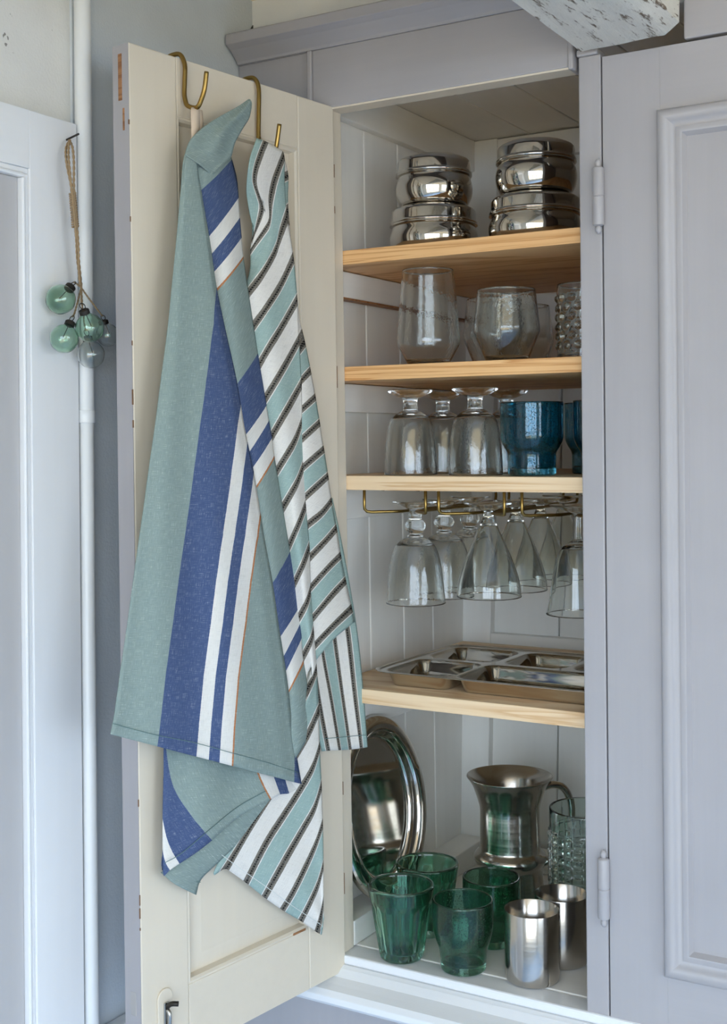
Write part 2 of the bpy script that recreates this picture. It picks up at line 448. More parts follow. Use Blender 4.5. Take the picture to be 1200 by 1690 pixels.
# water pipe in the corner beside the casing
pp = on_X(142, 700, XL+.018)
pz = on_X(138, 690, XL+.018).z
pipe = empty('water_pipe', (pp.x, pp.y, 0)); tag(pipe, 'white painted vertical pipe beside the door casing, with a collar halfway up', 'pipe')
def cyl(nm, r, z0, z1, mat, parent, x=0, y=0, segs=24):
    o = lathe(nm, [(0, z0), (r*.96, z0), (r, z0+.001), (r, z1-.001), (r*.96, z1), (0, z1)], mat, parent, segs, sharp=40); o.location = (x, y, 0); return o
cyl('lower_tube', .0100, 0, pz-.005, M['pipe'], pipe); cyl('upper_tube', .0110, pz+.01, ZC, M['pipe'], pipe); cyl('collar', .0122, pz-.006, pz+.010, M['pipe'], pipe)
struct(box('trim_2', XL, XL+.022, pp.y+.016, -.03, CZ-.80, CZ-.775, M['white_paint_y'], None, .004))

# ------------------------------------------------------------------ the cupboard
YF = -.027                                          # front plane of the cupboard face; shelves start at Y=0
cup = empty('kitchen_cupboard', (.35, .2, 0))
tag(cup, 'tall blue-grey painted wooden cupboard with pine shelves, left door standing open', 'cupboard')
def zat(px, py, Y): return on_Y(px, py, Y).z
LEAN = -.008
X_ST = on_Y(960, 730, YF).x                         # right (middle) stile
X_GAP = on_Y(997, 730, YF).x
Z_TOP = zat(547, 179, YF)                           # underside of the fascia
ZFL = CZ - .758                                     # cupboard floor
# left stile with the slightly leaning opening edge
def xl(z): return .001 + LEAN*(z-CZ)
hexa('frame_stile', [(XL+.001, YF, ZFL-.03), (xl(ZFL-.03), YF, ZFL-.03), (xl(ZFL-.03), 0, ZFL-.03), (XL+.001, 0, ZFL-.03),
                     (XL+.001, YF, CZ+.59), (xl(CZ+.59), YF, CZ+.59), (xl(CZ+.59), 0, CZ+.59), (XL+.001, 0, CZ+.59)], M['blue_paint'], cup)
hexa('jamb_lining', [(xl(ZFL)-.001, YF+.001, ZFL), (xl(ZFL)+.003, YF+.001, ZFL), (xl(ZFL)+.003, .001, ZFL), (xl(ZFL)-.001, .001, ZFL),
                     (xl(Z_TOP)-.001, YF+.001, Z_TOP), (xl(Z_TOP)+.003, YF+.001, Z_TOP), (xl(Z_TOP)+.003, .001, Z_TOP), (xl(Z_TOP)-.001, .001, Z_TOP)], M['cream'], cup)
zs = zat(970, 92, YF)
box('frame_stile', X_ST, X_GAP, YF, .0, ZFL-.025, zs, M['blue_paint'], cup, .002)
box('stile_cap', X_ST-.002, X_GAP-.004, YF-.003, .0, zs, zs+.009, M['blue_paint_x'], cup, .002)
X_FA, X_FB = on_Y(516, 150, YF-.006).x, on_Y(938, 80, YF-.006).x
ZFT = CZ + .586
box('fascia', X_FA, X_FB, YF-.006, -.002, Z_TOP, ZFT, M['blue_paint_x'], cup, .0015)
box('fascia_lining', xl(Z_TOP)+.003, X_FB, YF-.004, -.001, Z_TOP-.0025, Z_TOP, M['cream_x'], cup, 0)
box('fascia_bead', X_FA-.008, X_FA, YF-.010, -.002, Z_TOP-.01, ZFT, M['blue_paint'], cup, .002)
box('fascia_end', X_FB, X_FB+.007, YF-.009, -.002, Z_TOP-.004, ZFT+.02, M['blue_paint'], cup, .002)
cz = ZFT
extrude_x('cornice', [(.0, cz), (YF-.008, cz), (YF-.009, cz+.004), (YF-.016, cz+.010), (YF-.026, cz+.018), (YF-.037, cz+.024), (YF-.037, cz+.039), (YF-.034, cz+.041), (.0, cz+.041)], XL+.004, X_GAP-.002, M['blue_paint_x'], cup, .001)
box('top_board', XL+.002, .85, .0, .57, cz+.02, cz+.041, M['inner_x'], cup, 0)
XW = -.045                                          # side lining sits back behind the jamb
# back frame slightly out of plumb
def yb(z):
    y0 = on_X(757, 1404, XW).y; y1 = on_X(775, 225, XW).y
    za, zb_ = on_X(757, 1404, XW).z, on_X(775, 225, XW).z
    return y0 + (y1-y0)*(z-za)/(zb_-za)
Z_IN = CZ + .565                                    # inside ceiling
def back_piece(nm, x0, x1, z0, z1, d0, d1, mat, bw=.0015):
    return hexa(nm, [(x0, yb(z0)+d0, z0), (x1, yb(z0)+d0, z0), (x1, yb(z0)+d1, z0), (x0, yb(z0)+d1, z0),
                     (x0, yb(z1)+d0, z1), (x1, yb(z1)+d0, z1), (x1, yb(z1)+d1, z1), (x0, yb(z1)+d1, z1)], mat, cup, bw)
def x_back(px, py): return on_Y(px, py, yb(on_Y(px, py, .46).z)).x
xb0, xb1 = x_back(808, 1150), x_back(915, 1150)
back_piece('back_post', XW-.02, xb0, ZFL, Z_IN, 0, .02, M['inner'])
zr0, zr1 = on_Y(880, 1090, yb(CZ-.35)).z, on_Y(880, 1050, yb(CZ-.35)).z
back_piece('back_rail', xb0, .82, zr0, zr1, .001, .02, M['inner_x'])
zr2 = on_Y(830, 228, yb(Z_IN)).z
back_piece('back_rail', xb0, .82, zr2-.045, zr2, .001, .02, M['inner_x'])
w_ = xb1 - xb0
for i in range(8):
    a = xb0-.02 if i == 0 else xb1 + (i-1)*w_; b = xb1 + i*w_
    if a > .8: break
    back_piece('back_plank', a+.0012, min(b, .82)-.0012, ZFL, Z_IN, .018, .03, M['inner'], .002)
back_piece('back_sheet', XW-.03, .85, ZFL-.02, CZ+.60, .032, .036, M['inner'], 0)
# left side lining: vertical planks with open V joints
seams = [0.001] + [on_X(px, 900, XW).y for px in (609, 664, 712)] + [.56]
def xw(z): return XW + LEAN*.8*(z-CZ)
for a, b in zip(seams, seams[1:]):
    hexa('side_plank', [(xw(ZFL)-.014, a+.0008, ZFL), (xw(ZFL), a+.0008, ZFL), (xw(ZFL), b-.0008, ZFL), (xw(ZFL)-.014, b-.0008, ZFL),
                        (xw(Z_IN)-.014, a+.0008, Z_IN), (xw(Z_IN), a+.0008, Z_IN), (xw(Z_IN), b-.0008, Z_IN), (xw(Z_IN)-.014, b-.0008, Z_IN)], M['inner'], cup, .0025)
box('side_backing', XW-.03, XW-.018, .0, .56, ZFL-.02, CZ+.60, M['inner'], cup, 0)
box('right_side', .80, .82, .0, .56, ZFL-.02, CZ+.60, M['inner'], cup, 0)
# shelves
SH = [CZ+.289, CZ+.114, CZ-.050, CZ-.369]
for i, z in enumerate(SH):
    th = .0215
    box('shelf', xw(z)+.001, .797, .002, yb(z)-.003, z-th, z, M['shelf_pale' if i >= 2 else 'shelf'], cup, .0012)
# battens on the left wall
def batten(z0, z1, mat=None, d=.016):
    a, b = xw(z0), xw(z1)
    return hexa('side_batten', [(a, .003, z0), (a+d, .003, z0), (a+d, yb(z0)-.002, z0), (a, yb(z0)-.002, z0), (b, .003, z1), (b+d, .003, z1), (b+d, yb(z1)-.002, z1), (b, yb(z1)-.002, z1)], mat or M['inner_y'], cup)
zt0 = on_X(570, 190, XW+.016).z
batten(zt0-.004, Z_IN)
for i, py in enumerate((492, 680, 857, 1212)):
    z0 = on_X(575, py, XW+.016).z
    batten(z0, SH[i]-.0225)
b = box('batten_edge', xw(CZ)+.0005, XW+.0175, .004, yb(CZ+.2)-.003, on_X(575, 492, XW+.016).z-.003, on_X(575, 492, XW+.016).z, M['raw_wood'], cup, 0)
batten(ZFL+.001, ZFL+.038, d=.050)
back_piece('floor_ledge', .02, .80, ZFL+.001, ZFL+.036, -.03, -.001, M['inner_x'])
# inside ceiling planks, running front to back
cxs = [-.04, .075, .18, .285, .39, .495, .60, .705, .80]
for a, b in zip(cxs, cxs[1:]):
    box('ceiling_plank', a+.001, b-.001, .001, .55, Z_IN+.001, Z_IN+.012, M['inner_y'], cup, .002)
# floor and sill
box('floor_board', XW-.014, .80, .012, .16, ZFL-.018, ZFL, M['inner_x'], cup, .0015)
box('floor_board', XW-.014, .80, .162, .55, ZFL-.018, ZFL, M['inner_x'], cup, .0015)
box('sill', XL+.002, .82, YF-.004, .0105, ZFL-.014, ZFL-.0005, M['white_paint_x'], cup, .003)
zz = ZFL-.014
extrude_x('sill_moulding', [(.02, zz), (YF-.006, zz), (YF-.012, zz-.003), (YF-.022, zz-.012), (YF-.036, zz-.017), (YF-.048, zz-.021), (YF-.055, zz-.028), (YF-.056, zz-.036), (YF-.050, zz-.042), (YF-.03, zz-.046), (.02, zz-.046)], XL+.003, .84, M['white_paint_x'], cup, .001)
box('base_front', XL+.003, .84, YF-.026, .0, .02, zz-.046, M['blue_paint'], cup, .002)
box('base_side', .80, .84, .0, .56, .02, zz-.046, M['blue_paint'], cup, .002)

# frame loft for panel mouldings (nested rectangles in a plane)
def moulding(nm, origin, ax, az, nrm, rect, prof, mat, parent):
    """rect = (a0,a1,z0,z1); prof = [(inset, height)..]"""
    v, f = [], []
    for d, h in prof:
        a0, a1, z0, z1 = rect[0]+d, rect[1]-d, rect[2]+d, rect[3]-d
        for a, z in ((a0, z0), (a1, z0), (a1, z1), (a0, z1)):
            v.append(origin + ax*a + az*z + nrm*h)
    n = len(prof)
    for i in range(n):
        j = (i+1) % n
        for k in range(4):
            k2 = (k+1) % 4; f.append((i*4+k, i*4+k2, j*4+k2, j*4+k))
    o = link_mesh(nm, v, f, mat, parent); fix_normals(o); auto_smooth(o, 40); return o

# ---- right door (closed)
rd = empty('door', (X_GAP, YF, CZ-.8), cup); rd['label'] = 'closed blue-grey door with a large moulded panel'
dx0, dx1 = X_GAP+.0022, .815
dz1, dz0 = zat(1000, 93, YF), zat(1003, 1695, YF)
pl = on_Y(1095, 730, YF).x; pt = zat(1096, 186, YF); pb = zat(1101, 1606, YF)
pr = dx1-(pl-dx0)
box('door_stile', dx0, pl, YF-.001, -.003, dz0, dz1, M['blue_paint'], rd, .0006)
box('door_stile', pr, dx1, YF-.001, -.003, dz0, dz1, M['blue_paint'], rd, .0025)
box('door_rail', pl, pr, YF-.001, -.003, pt, dz1, M['blue_paint_x'], rd, 0)
box('door_rail', pl, pr, YF-.001, -.003, dz0, pb, M['blue_paint_x'], rd, 0)
box('door_panel', pl, pr, YF+.005, -.008, pb, pt, M['blue_paint'], rd, 0)
O3 = Vector((0, YF, 0))
moulding('panel_moulding', O3, Vector((1, 0, 0)), UP, Vector((0, -1, 0)), (pl-.003, pr+.003, pb-.003, pt+.003),
         [(0, -.001), (0, .006), (.002, .0095), (.006, .0115), (.011, .0105), (.016, .0065), (.021, .002), (.0235, .001), (.0240, .0035), (.028, .0040), (.031, .003), (.034, -.002), (.036, -.006), (.0, -.006)], M['blue_paint'], rd)
def hinge(px, y0, y1):
    a, b = on_Y(px, y1, YF-.008), on_Y(px, y0, YF-.008)
    h = b.z-a.z
    P = [(0, 0), (.002, .0005), (.0042, .004), (.004, .008), (.0028, .010), (.0075, .0115), (.0078, .013), (.0078, h/2-.001), (.0070, h/2-.0004), (.0070, h/2+.0004), (.0078, h/2+.001), (.0078, h-.013), (.0070, h-.0115), (.0030, h-.010), (.0040, h-.007), (.0042, h-.004), (.002, h-.0005), (0, h)]
    o = lathe('hinge', P, M['blue_paint'], rd, 20, sharp=50); o.location = Vector((a.x, YF-.008, a.z)) - Vector(rd['_loc']); o['label'] = 'painted barrel hinge'
hinge(988, 262, 386); hinge(997, 1403, 1530)
box('upper_board', on_Y(1129, 40, YF).x, .83, YF-.002, .0, zat(1160, 60, YF), ZC-.01, M['blue_paint_x'], cup, .002)
box('door_head_shade', X_GAP, .82, -.004, .0, dz1-.001, zat(1160, 60, YF)+.001, M['gap_shade'], cup, 0)  # solid strip behind the gap, its shade painted in as near-black

# ---- left door (open), built in its own plane
ANG = math.radians(7.6)
DH = on_Y(559, 730, YF); DH = Vector((DH.x, YF-.001, 0))
DD = Vector((-math.sin(ANG), -math.cos(ANG), 0))            # from the hinge towards the viewer
DN = Vector((math.cos(ANG), -math.sin(ANG), 0))             # out of the visible (inner) face
DZ = Vector((-.0062, 0, 1))
PN = DD.cross(DZ).normalized()
if PN.dot(DN) < 0: PN = -PN
def dpt(t_, n, z): return DH + DD*t_ + DN*n + DZ*(z-CZ) + Vector((0, 0, CZ))
def on_door(px, py, n=0.0): return on_plane(px, py, dpt(0, n, CZ), PN)
def dt(px, py, n=0.0):
    p = on_door(px, py, n); return (p - dpt(0, n, p.z)).dot(DD)
od = empty('door', (DH.x, DH.y, CZ-.8), cup); od['label'] = 'open door, cream painted on its inner face, hung with towels'
def dbox(nm, t0, t1, n0, n1, z0, z1, mat, bw=.0015, slope=0):
    c = [dpt(t0, n0, z0), dpt(t1, n0, z0), dpt(t1, n1, z0), dpt(t0, n1, z0), dpt(t0, n0, z1), dpt(t1, n0, z1), dpt(t1, n1, z1), dpt(t0, n1, z1)]
    o = hexa(nm, c, mat, od, bw); fix_normals(o); return o
zT = on_door(547, 175).z; zB = on_door(572, 1601).z
TW = dt(221, 730)
T1, T2 = dt(493, 300), dt(302, 900)
ZP1 = (on_door(289, 190).z + on_door(493, 246).z)/2; ZP0 = (on_door(310, 1612).z + on_door(510, 1545).z)/2
TH = .030
dbox('door_stile', 0, T1, -TH, 0, zB, zT, M['cream'], .002)
dbox('door_stile', T2, TW, -TH, 0, zB, zT, M['cream'], .002)
dbox('door_rail', T1+.0004, T2-.0004, -TH+.001, -.0005, ZP1, zT, M['cream_x'], .001)
dbox('door_rail', T1+.0004, T2-.0004, -TH+.001, -.0005, zB, ZP0, M['cream_x'], .001)
dbox('door_panel', T1, T2, -TH+.006, -.014, ZP0, ZP1, M['cream'], 0)
def dmould(nm, prof, rect, mat):
    return moulding(nm, DH + Vector((0, 0, CZ)) - DZ*CZ, DD, DZ, DN, rect, prof, mat, od)
# bevelled margin of the panel and the bead round it
dmould('panel_bevel', [(.0, -.0145), (.0, -.0135), (.028, -.0078), (.030, -.0075), (.030, -.0145)], (T1+.001, T2-.001, ZP0+.001, ZP1-.001), M['cream'])
dbox('panel_field', T1+.030, T2-.030, -.0145, -.0076, ZP0+.030, ZP1-.030, M['cream'], 0)
dmould('panel_bead', [(.0, -.012), (.0, -.0015), (.003, -.0005), (.006, -.003), (.0075, -.012)], (T1, T2, ZP0, ZP1), M['cream'])
dbox('edge_strip', TW, TW+.0008, -TH+.0006, -.0006, zB+.001, zT-.001, M['blue_paint'], 0)
dbox('outer_skin', .002, TW-.001, -TH-.0008, -TH, zB+.001, zT-.001, M['blue_paint'], 0)
# old lock mortise and scars in the door edge, bare wood
zc1, zc0 = on_door(203, 82).z, on_door(203, 160).z
dbox('edge_scar', TW, TW+.0013, -.019, -.012, zc0, zc1, M['raw_wood'], .0006)['label'] = 'bare wood scar'
dbox('edge_scar', TW, TW+.0013, -.0115, -.008, zc0-.038, zc0-.010, M['raw_wood'], .0006)['label'] = 'bare wood scar'
dbox('edge_scar', TW, TW+.0012, -.019, -.009, on_door(215, 1690).z, on_door(215, 1650).z, plain('old_filler', 'a9a5a2', .7), .0006)['label'] = 'filled mortise'
tw1 = dt(505, 1547); dbox('bare_edge', tw1, tw1+.026, -.010, -.0002, ZP0-.0004, ZP0+.0030, M['raw_wood'], 0)['label'] = 'bare wood edge'
# flaked paint along the edge of the inner face
for (py0, py1) in ((196, 206), (355, 366), (560, 570), (636, 668), (690, 706), (1320, 1335), (1478, 1500), (1500, 1522), (1536, 1542)):
    z1_, z0_ = on_door(218, py0).z, on_door(218, py1).z
    dbox('paint_chip', TW-.0005, TW+.0010, -.0011-.0008*((py1*7) % 3)/2, .0002, z0_, z0_+(z1_-z0_)*.8, M['chip'], .0004)
for (px, py0, py1) in ((548, 270, 292), (552, 340, 352), (556, 604, 640), (566, 1290, 1312), (570, 1440, 1475)):
    z1_, z0_ = on_door(px, py0).z, on_door(px, py1).z
    dbox('paint_chip', -.0003, .0010, -.004, .0002, z0_, z1_, M['chip'], .0003)
# latch plate with hook
lc = on_door(271, 1668, .0); lt = dt(271, 1668)
v, f = [], []
N = 28
for nn in (0.0, .003):
    for k in range(N):
        th = 2*math.pi*k/N; a = .0125*math.cos(th); b = .0125*math.sin(th); b = b + (.016 if b >= 0 else -.016)
        v.append(dpt(lt+a, nn, lc.z+b))
f = [tuple(range(N))[::-1], tuple(range(N, 2*N))] + [(k, (k+1) % N, N+(k+1) % N, N+k) for k in range(N)]
o = link_mesh('latch_plate', v, f, M['cream'], od); fix_normals(o); bevel(o, .001)
dbox('latch_slot', lt-.004, lt+.004, .003, .0055, lc.z-.020, lc.z+.012, M['chrome'], .001)
tube('latch_hook', [dpt(lt, .004, lc.z+.004), dpt(lt, .010, lc.z+.010), dpt(lt, .016, lc.z+.013), dpt(lt-.004, .022, lc.z+.013)], .0032, M['iron'], od, 10, 12)
tube('latch_hook', [dpt(lt, .0045, lc.z-.018), dpt(lt, .009, lc.z-.016), dpt(lt, .010, lc.z-.002), dpt(lt, .006, lc.z+.003)], .0028, M['chrome'], od, 10, 12)

# ------------------------------------------------------------------ ceiling beam
bx0, bx1 = on_Y(965, 84, YF).x, on_Y(1127, 76, YF).x
bz = zat(1000, 83, YF)
bm = bmesh.new()
NX, NZ, NY = 8, 8, 90
from mathutils import noise as mnoise
def beam_pt(a, b, c):
    x = bx0+(bx1-bx0)*a; z = bz+(ZC-.004-bz)*b; y = YF-.014+(YB+.02-YF+.014)*c
    p = Vector((x, y, z)); d = mnoise.noise(Vector((x*22, y*5, z*22)))*.004 + mnoise.noise(Vector((x*70, y*18, z*70)))*.0016
    cx, czz = (bx0+bx1)/2, (bz+ZC)/2
    return p + Vector((x-cx, 0, z-czz)).normalized()*d
peri = [(.86*i/NX, 0) for i in range(NX)] + [(.86, 0), (.93, .03)] + [(1, .08+.92*i/NZ) for i in range(NZ)] + [(1-i/NX, 1) for i in range(NX)] + [(0, 1-i/NZ) for i in range(NZ)]
v, f = [], []
for j in range(NY+1):
    for a, b in peri: v.append(beam_pt(a, b, j/NY))
n = len(peri)
for j in range(NY):
    for k in range(n): f.append((j*n+k, j*n+(k+1) % n, (j+1)*n+(k+1) % n, (j+1)*n+k))
f += [tuple(range(n)), tuple(range(NY*n, NY*n+n))]
o = link_mesh('ceiling_beam', v, f, M['beam']); fix_normals(o); auto_smooth(o, 45)
tag(o, 'rough whitewashed timber ceiling beam above the closed cupboard door', 'beam')

# ------------------------------------------------------------------ steel tins on the top shelf
def tin(name, x, y, z, R, h, label):
    e = empty(name, (x, y, z)); tag(e, label, 'tin', 'lidded steel tins on the top shelf')
    body = profile([(R*.80, 0), (R*.88, h*.03), (R*.965, h*.16), (R, h*.32), (R*.985, h*.44), (R*.94, h*.55), (R*.93, h*.60)], 26)
    lathe('body', [(0, 0)] + body + [(0, h*.60)], M['steel'], e, 72)
    lid = [(0, h*.601), (R*.95, h*.601), (R*.985, h*.605), (R*.985, h*.62), (R*.965, h*.635), (R*.98, h*.65), (R*.98, h*.665), (R*.955, h*.68), (R*.95, h*.70), (R*.945, h*.86), (R*.93, h*.90), (R*.89, h*.935), (R*.84, h*.955), (R*.80, h*.965), (R*.78, h*.975), (R*.74, h*.99), (R*.70, h), (0, h)]
    lathe('lid', lid, M['steel'], e, 72, sharp=60)
tz = SH[0]+.0004
def XYat(px, Y): p = on_Y(px, 400, Y); return p.x, p.y
xx, yy = XYat(716, .14)
tin('steel_tin', xx, yy, tz, .0700, .078, 'large steel lidded tin at the bottom of the left stack'); tin('steel_tin', xx, yy+.002, tz+.0784, .0610, .077, 'small steel lidded tin on top of the left stack')
xx, yy = XYat(884, .14)
tin('steel_tin', xx, yy, tz, .0705, .078, 'large steel lidded tin at the bottom of the right stack'); tin('steel_tin', xx+.002, yy, tz+.0784, .0610, .077, 'small steel lidded tin on top of the right stack')

# ------------------------------------------------------------------ glass vessels
def put(o, x, y, z, label, cat, group=None, rz=0):
    o.location = (x, y, z); o.rotation_euler = (0, 0, rz); tag(o, label, cat, group); return o
def copy1(o, x, y, z, label, rz=0, group=None):
    c = o.copy(); COL.objects.link(c); return put(c, x, y, z, label, o['category'], group or o.get('group'), rz)
# second shelf
z2 = SH[1]+.0004
tall = lathe('clear_tumbler', vessel([(.0285, 0), (.031, .002), (.040, .018), (.0465, .030), (.0477, .037), (.0465, .055), (.0425, .105), (.0388, .1435)], .0022, .006, 60), M['glass'], None, 72)
put(tall, .109, .07, z2, 'tall hammered clear glass tumbler on the second shelf, nearest the open door', 'glass', 'clear tumblers on the second shelf')
short = lathe('clear_tumbler', vessel([(.0285, 0), (.0305, .002), (.040, .024), (.0465, .040), (.0482, .047), (.0470, .060), (.0420, .1040)], .0022, .006, 50), M['glass'], None, 72)
put(short, .2425, .06, z2, 'short wide hammered clear glass tumbler in the middle front of the second shelf', 'glass', 'clear tumblers on the second shelf')
copy1(short, .174, .165, z2, 'clear tumbler standing behind and between the tall and the short tumbler', 1.0)
copy1(short, .171, .285, z2, 'clear tumbler farthest back on the second shelf, behind the short wide one', 2.0)
def hob(th, z):
    row = z/.0135; k = int(math.floor(row)); fr = row-k-.5
    if z < .012 or z > .092: return 0
    a = th/(2*math.pi)*13 + (.5 if k % 2 else 0); fa = a-math.floor(a)-.5
    d = math.hypot(fa*.0185, fr*.0135); return .0032*math.sqrt(max(0, 1-(d/.0052)**2)) if d < .0052 else 0
hb = lathe('hobnail_tumbler', vessel([(.0385, 0), (.0395, .002), (.0398, .05), (.0398, .107)], .0028, .007, 84), M['glass_thick'], None, 156, mod=hob)
put(hb, .350, .092, z2, 'clear hobnail glass with raised dots beside the middle stile on the second shelf', 'glass')

# third shelf: upturned goblets and blue tumblers
def ogoblet(name, spec, label, group, loc, mat):
    """spec measured from the rim (z=0) up to the foot: glass stands upside down"""
    e = empty(name, loc); tag(e, label, 'goblet', group)
    bo, bw_, st, ft = spec
    o = profile(bo, 44); top = o[-1][1]
    P = [(o[0][0]-bw_*.3, -.0003), (o[0][0], .0004)] + o + [(0, top+.0004)]
    inn = [(max(r-bw_, .001), z) for r, z in o if z < top-.010]
    P = [(0, inn[-1][1]+.0015)] + inn[::-1] + [(o[0][0]-bw_*.9, 0)] + P
    lathe('bowl', P, mat, e, 64)
    s = profile(st, 40) if len(st) > 2 else st
    lathe('stem', [(0, s[0][1])] + s + [(0, s[-1][1])], M['glass_plain'], e, 40)
    fo = profile(ft, 24); lathe('foot', [(0, fo[0][1])] + fo + [(fo[-1][0]*.98, fo[-1][1]+.0018), (0, fo[-1][1]-.0005)], M['glass_plain'], e, 56)
    return e
def copy_tree(e, loc, label, rz=0):
    c = e.copy(); COL.objects.link(c); c.location = loc; c.rotation_euler = (0, 0, rz); tag(c, label)
    for ch in list(e.children):
        d = ch.copy(); COL.objects.link(d); d.parent = c
    return c
z3 = SH[2]+.0008
spec = ([(.0402, 0), (.0396, .02), (.0378, .045), (.0345, .070), (.0300, .083), (.0200, .0925), (.0120, .0965)], .0021,
        [(.0118, .0967), (.0108, .102), (.0105, .108), (.0112, .1125), (.0122, .1145)], [(.0122, .1147), (.0200, .1175), (.030, .1225), (.0345, .1258)])
GRP = 'upturned goblets on the third shelf'
g1 = ogoblet('stemmed_goblet', spec, 'upturned clear goblet at the front of the third shelf, nearest the open door', GRP, (.0823, .06, z3), M['glass'])
copy_tree(g1, (.080, .172, z3), 'upturned clear goblet standing behind the front goblet nearest the open door', .7)
copy_tree(g1, (.1908, .06, z3), 'upturned clear goblet at the front of the third shelf, beside the blue tumbler', 1.9)
copy_tree(g1, (.190, .172, z3), 'upturned clear goblet behind the one beside the blue tumbler', 2.6)
blue = lathe('blue_tumbler', vessel([(.0325, 0), (.0340, .003), (.0342, .020), (.0350, .032), (.0400, .041), (.0438, .050), (.0450, .062), (.0452, .1035)], .0026, .010, 60), M['glass_blue'], None, 72)
put(blue, .2802, .06, z3, 'blue bubble glass tumbler with a narrow foot, in full view on the third shelf', 'glass', 'blue tumblers on the third shelf')
copy1(blue, .335, .168, z3, 'blue bubble glass tumbler behind the other two blue tumblers', 1)
copy1(blue, .3905, .062, z3, 'blue bubble glass tumbler cut off by the middle stile', 2)

# brass glass rails under the third shelf
zu = SH[2]-.0215
UX = [.0805, .206, .337]
zw = zu-.0335
for k, cx in enumerate(UX):
    e = empty('glass_rail', (cx, .15, zu)); tag(e, ['brass wire glass rail under the third shelf, nearest the open door', 'middle brass wire glass rail under the third shelf', 'brass wire glass rail under the third shelf, beside the middle stile'][k], 'glass rail', 'brass wire rails for hanging glasses')
    for s in (-1, 1):
        a, b = cx+s*.052, cx+s*.0125
        pts = [(a, .012, zu), (a, .012, zw+.012), (a, .0125, zw+.005), (a-s*.002, .016, zw+.001), (a-s*.007, .021, zw), (b+s*.009, .045, zw), (b+s*.002, .053, zw), (b, .062, zw)]
        bk = [(b, .385, zw), (b, .392, zw+.002), (b, .395, zw+.008), (b, .395, zu)]
        tube('wire', pts + [(b, .15, zw), (b, .25, zw)] + bk, .0024, M['brass'], e, 10)
    for (sx, sy) in ((.03, .02), (-.03, .02)):
        o = lathe('screw', [(0, 0), (.0022, 0), (.0035, .0015), (.0035, .002), (0, .002)], M['chrome'], e, 12); o.location = (sx, sy-.15+.01, -.0021)
# hanging stemware: rim is z=0, foot hangs on the wires
zfoot = zw+.0026
def hang(name, H, mk, label, group, x, y, mat): return ogoblet(name, mk, label, group, (x, y, zfoot-H), mat)
k_spec = ([(.0458, 0), (.0440, .020), (.0415, .045), (.0375, .068), (.0310, .086), (.0210, .0965), (.0120, .1005)], .0019,
          [(.0118, .1007), (.0120, .1035), (.0080, .1055), (.0120, .1085), (.0158, .1155), (.0150, .122), (.0100, .1285), (.0104, .134), (.0085, .1420)], [(.0085, .1422), (.0130, .1445), (.0240, .150), (.0345, .1532)])
GK = 'hanging goblets with a ball in the stem'
k1 = hang('ball_stem_goblet', .1435, k_spec, 'hanging clear goblet with a ball in its stem, frontmost of its row', GK, .079, .078, M['glass'])
zz0 = k1.location.z
copy_tree(k1, (.0805, .1715, zz0), 'hanging clear goblet with a ball in its stem, second in its row', 1)
copy_tree(k1, (.0805, .265, zz0), 'hanging clear goblet with a ball in its stem, at the back of its row', 2)
m_spec = ([(.0476, 0), (.0473, .006), (.0455, .020), (.0400, .040), (.0310, .064), (.0215, .086), (.0135, .104), (.0085, .116)], .0020,
          [(.0084, .1162), (.0070, .121), (.0068, .125)], [(.0068, .1252), (.0120, .1275), (.0240, .1325), (.0350, .1360)])
GM = 'hanging cone-shaped stem glasses'
m1 = hang('cone_glass', .1262, m_spec, 'hanging cone-shaped clear glass, frontmost of the middle row', GM, .2055, .071, M['glass_plain'])
zz0 = m1.location.z
copy_tree(m1, (.206, .168, zz0), 'hanging cone-shaped clear glass, second in the middle row', 1)
copy_tree(m1, (.206, .265, zz0), 'hanging cone-shaped clear glass, third in the middle row', 2)
copy_tree(m1, (.206, .362, zz0), 'hanging cone-shaped clear glass, last of the middle row by the back wall', 3)
t_spec = ([(.0445, 0), (.0418, .010), (.0385, .030), (.0345, .055), (.0300, .078), (.0215, .094), (.0110, .102), (.0072, .105)], .0020,
          [(.0071, .1052), (.0058, .115), (.0056, .135), (.0062, .143)], [(.0062, .1432), (.012, .1455), (.026, .150), (.0385, .1535)])
hang('tulip_glass', .1445, t_spec, 'hanging clear tulip glass with a flared rim beside the middle stile', None, .340, .078, M['glass_plain'])

# ------------------------------------------------------------------ compartment tray on the fourth shelf
def sdr(x, y, cx, cy, hx, hy, r):
    qx, qy = abs(x-cx)-hx+r, abs(y-cy)-hy+r
    return math.hypot(max(qx, 0), max(qy, 0)) + min(max(qx, qy), 0) - r
TWX, TDY, TR = .375, .290, .035
cells = [(-.115, -.066, .057, .062), (.060, -.066, .112, .062), (-.112, .070, .060, .058), (.012, .070, .052, .058), (.124, .070, .050, .058)]
NXg, NYg = 170, 110
v, f, idx = [], [], {}
for j in range(NYg+1):
    for i in range(NXg+1):
        x = (i/NXg-.5)*TWX; y = (j/NYg-.5)*TDY
        # round the outer corners by pulling the sample onto the rounded rectangle
        e_ = sdr(x, y, 0, 0, TWX/2, TDY/2, TR)
        if e_ > 0:
            ccx, ccy = math.copysign(TWX/2-TR, x), math.copysign(TDY/2-TR, y); d = Vector((x-ccx, y-ccy)); d = d.normalized()*TR; x, y = ccx+d.x, ccy+d.y; e_ = 0
        h = 0.0225
        if e_ > -.007: h += .0022*math.sin(min(1, (e_+.007)/.007)*math.pi*.75)
        for cx, cy, hx, hy in cells:
            s = sdr(x, y, cx, cy, hx, hy, .022)
            if s < 0:
                q = min(1, -s/.013); q = q*q*(3-2*q); h = min(h, .0225-.0215*q)
        idx[i, j] = len(v); v.append((x, y, h))
for j in range(NYg):
    for i in range(NXg): f.append((idx[i, j], idx[i+1, j], idx[i+1, j+1], idx[i, j+1]))
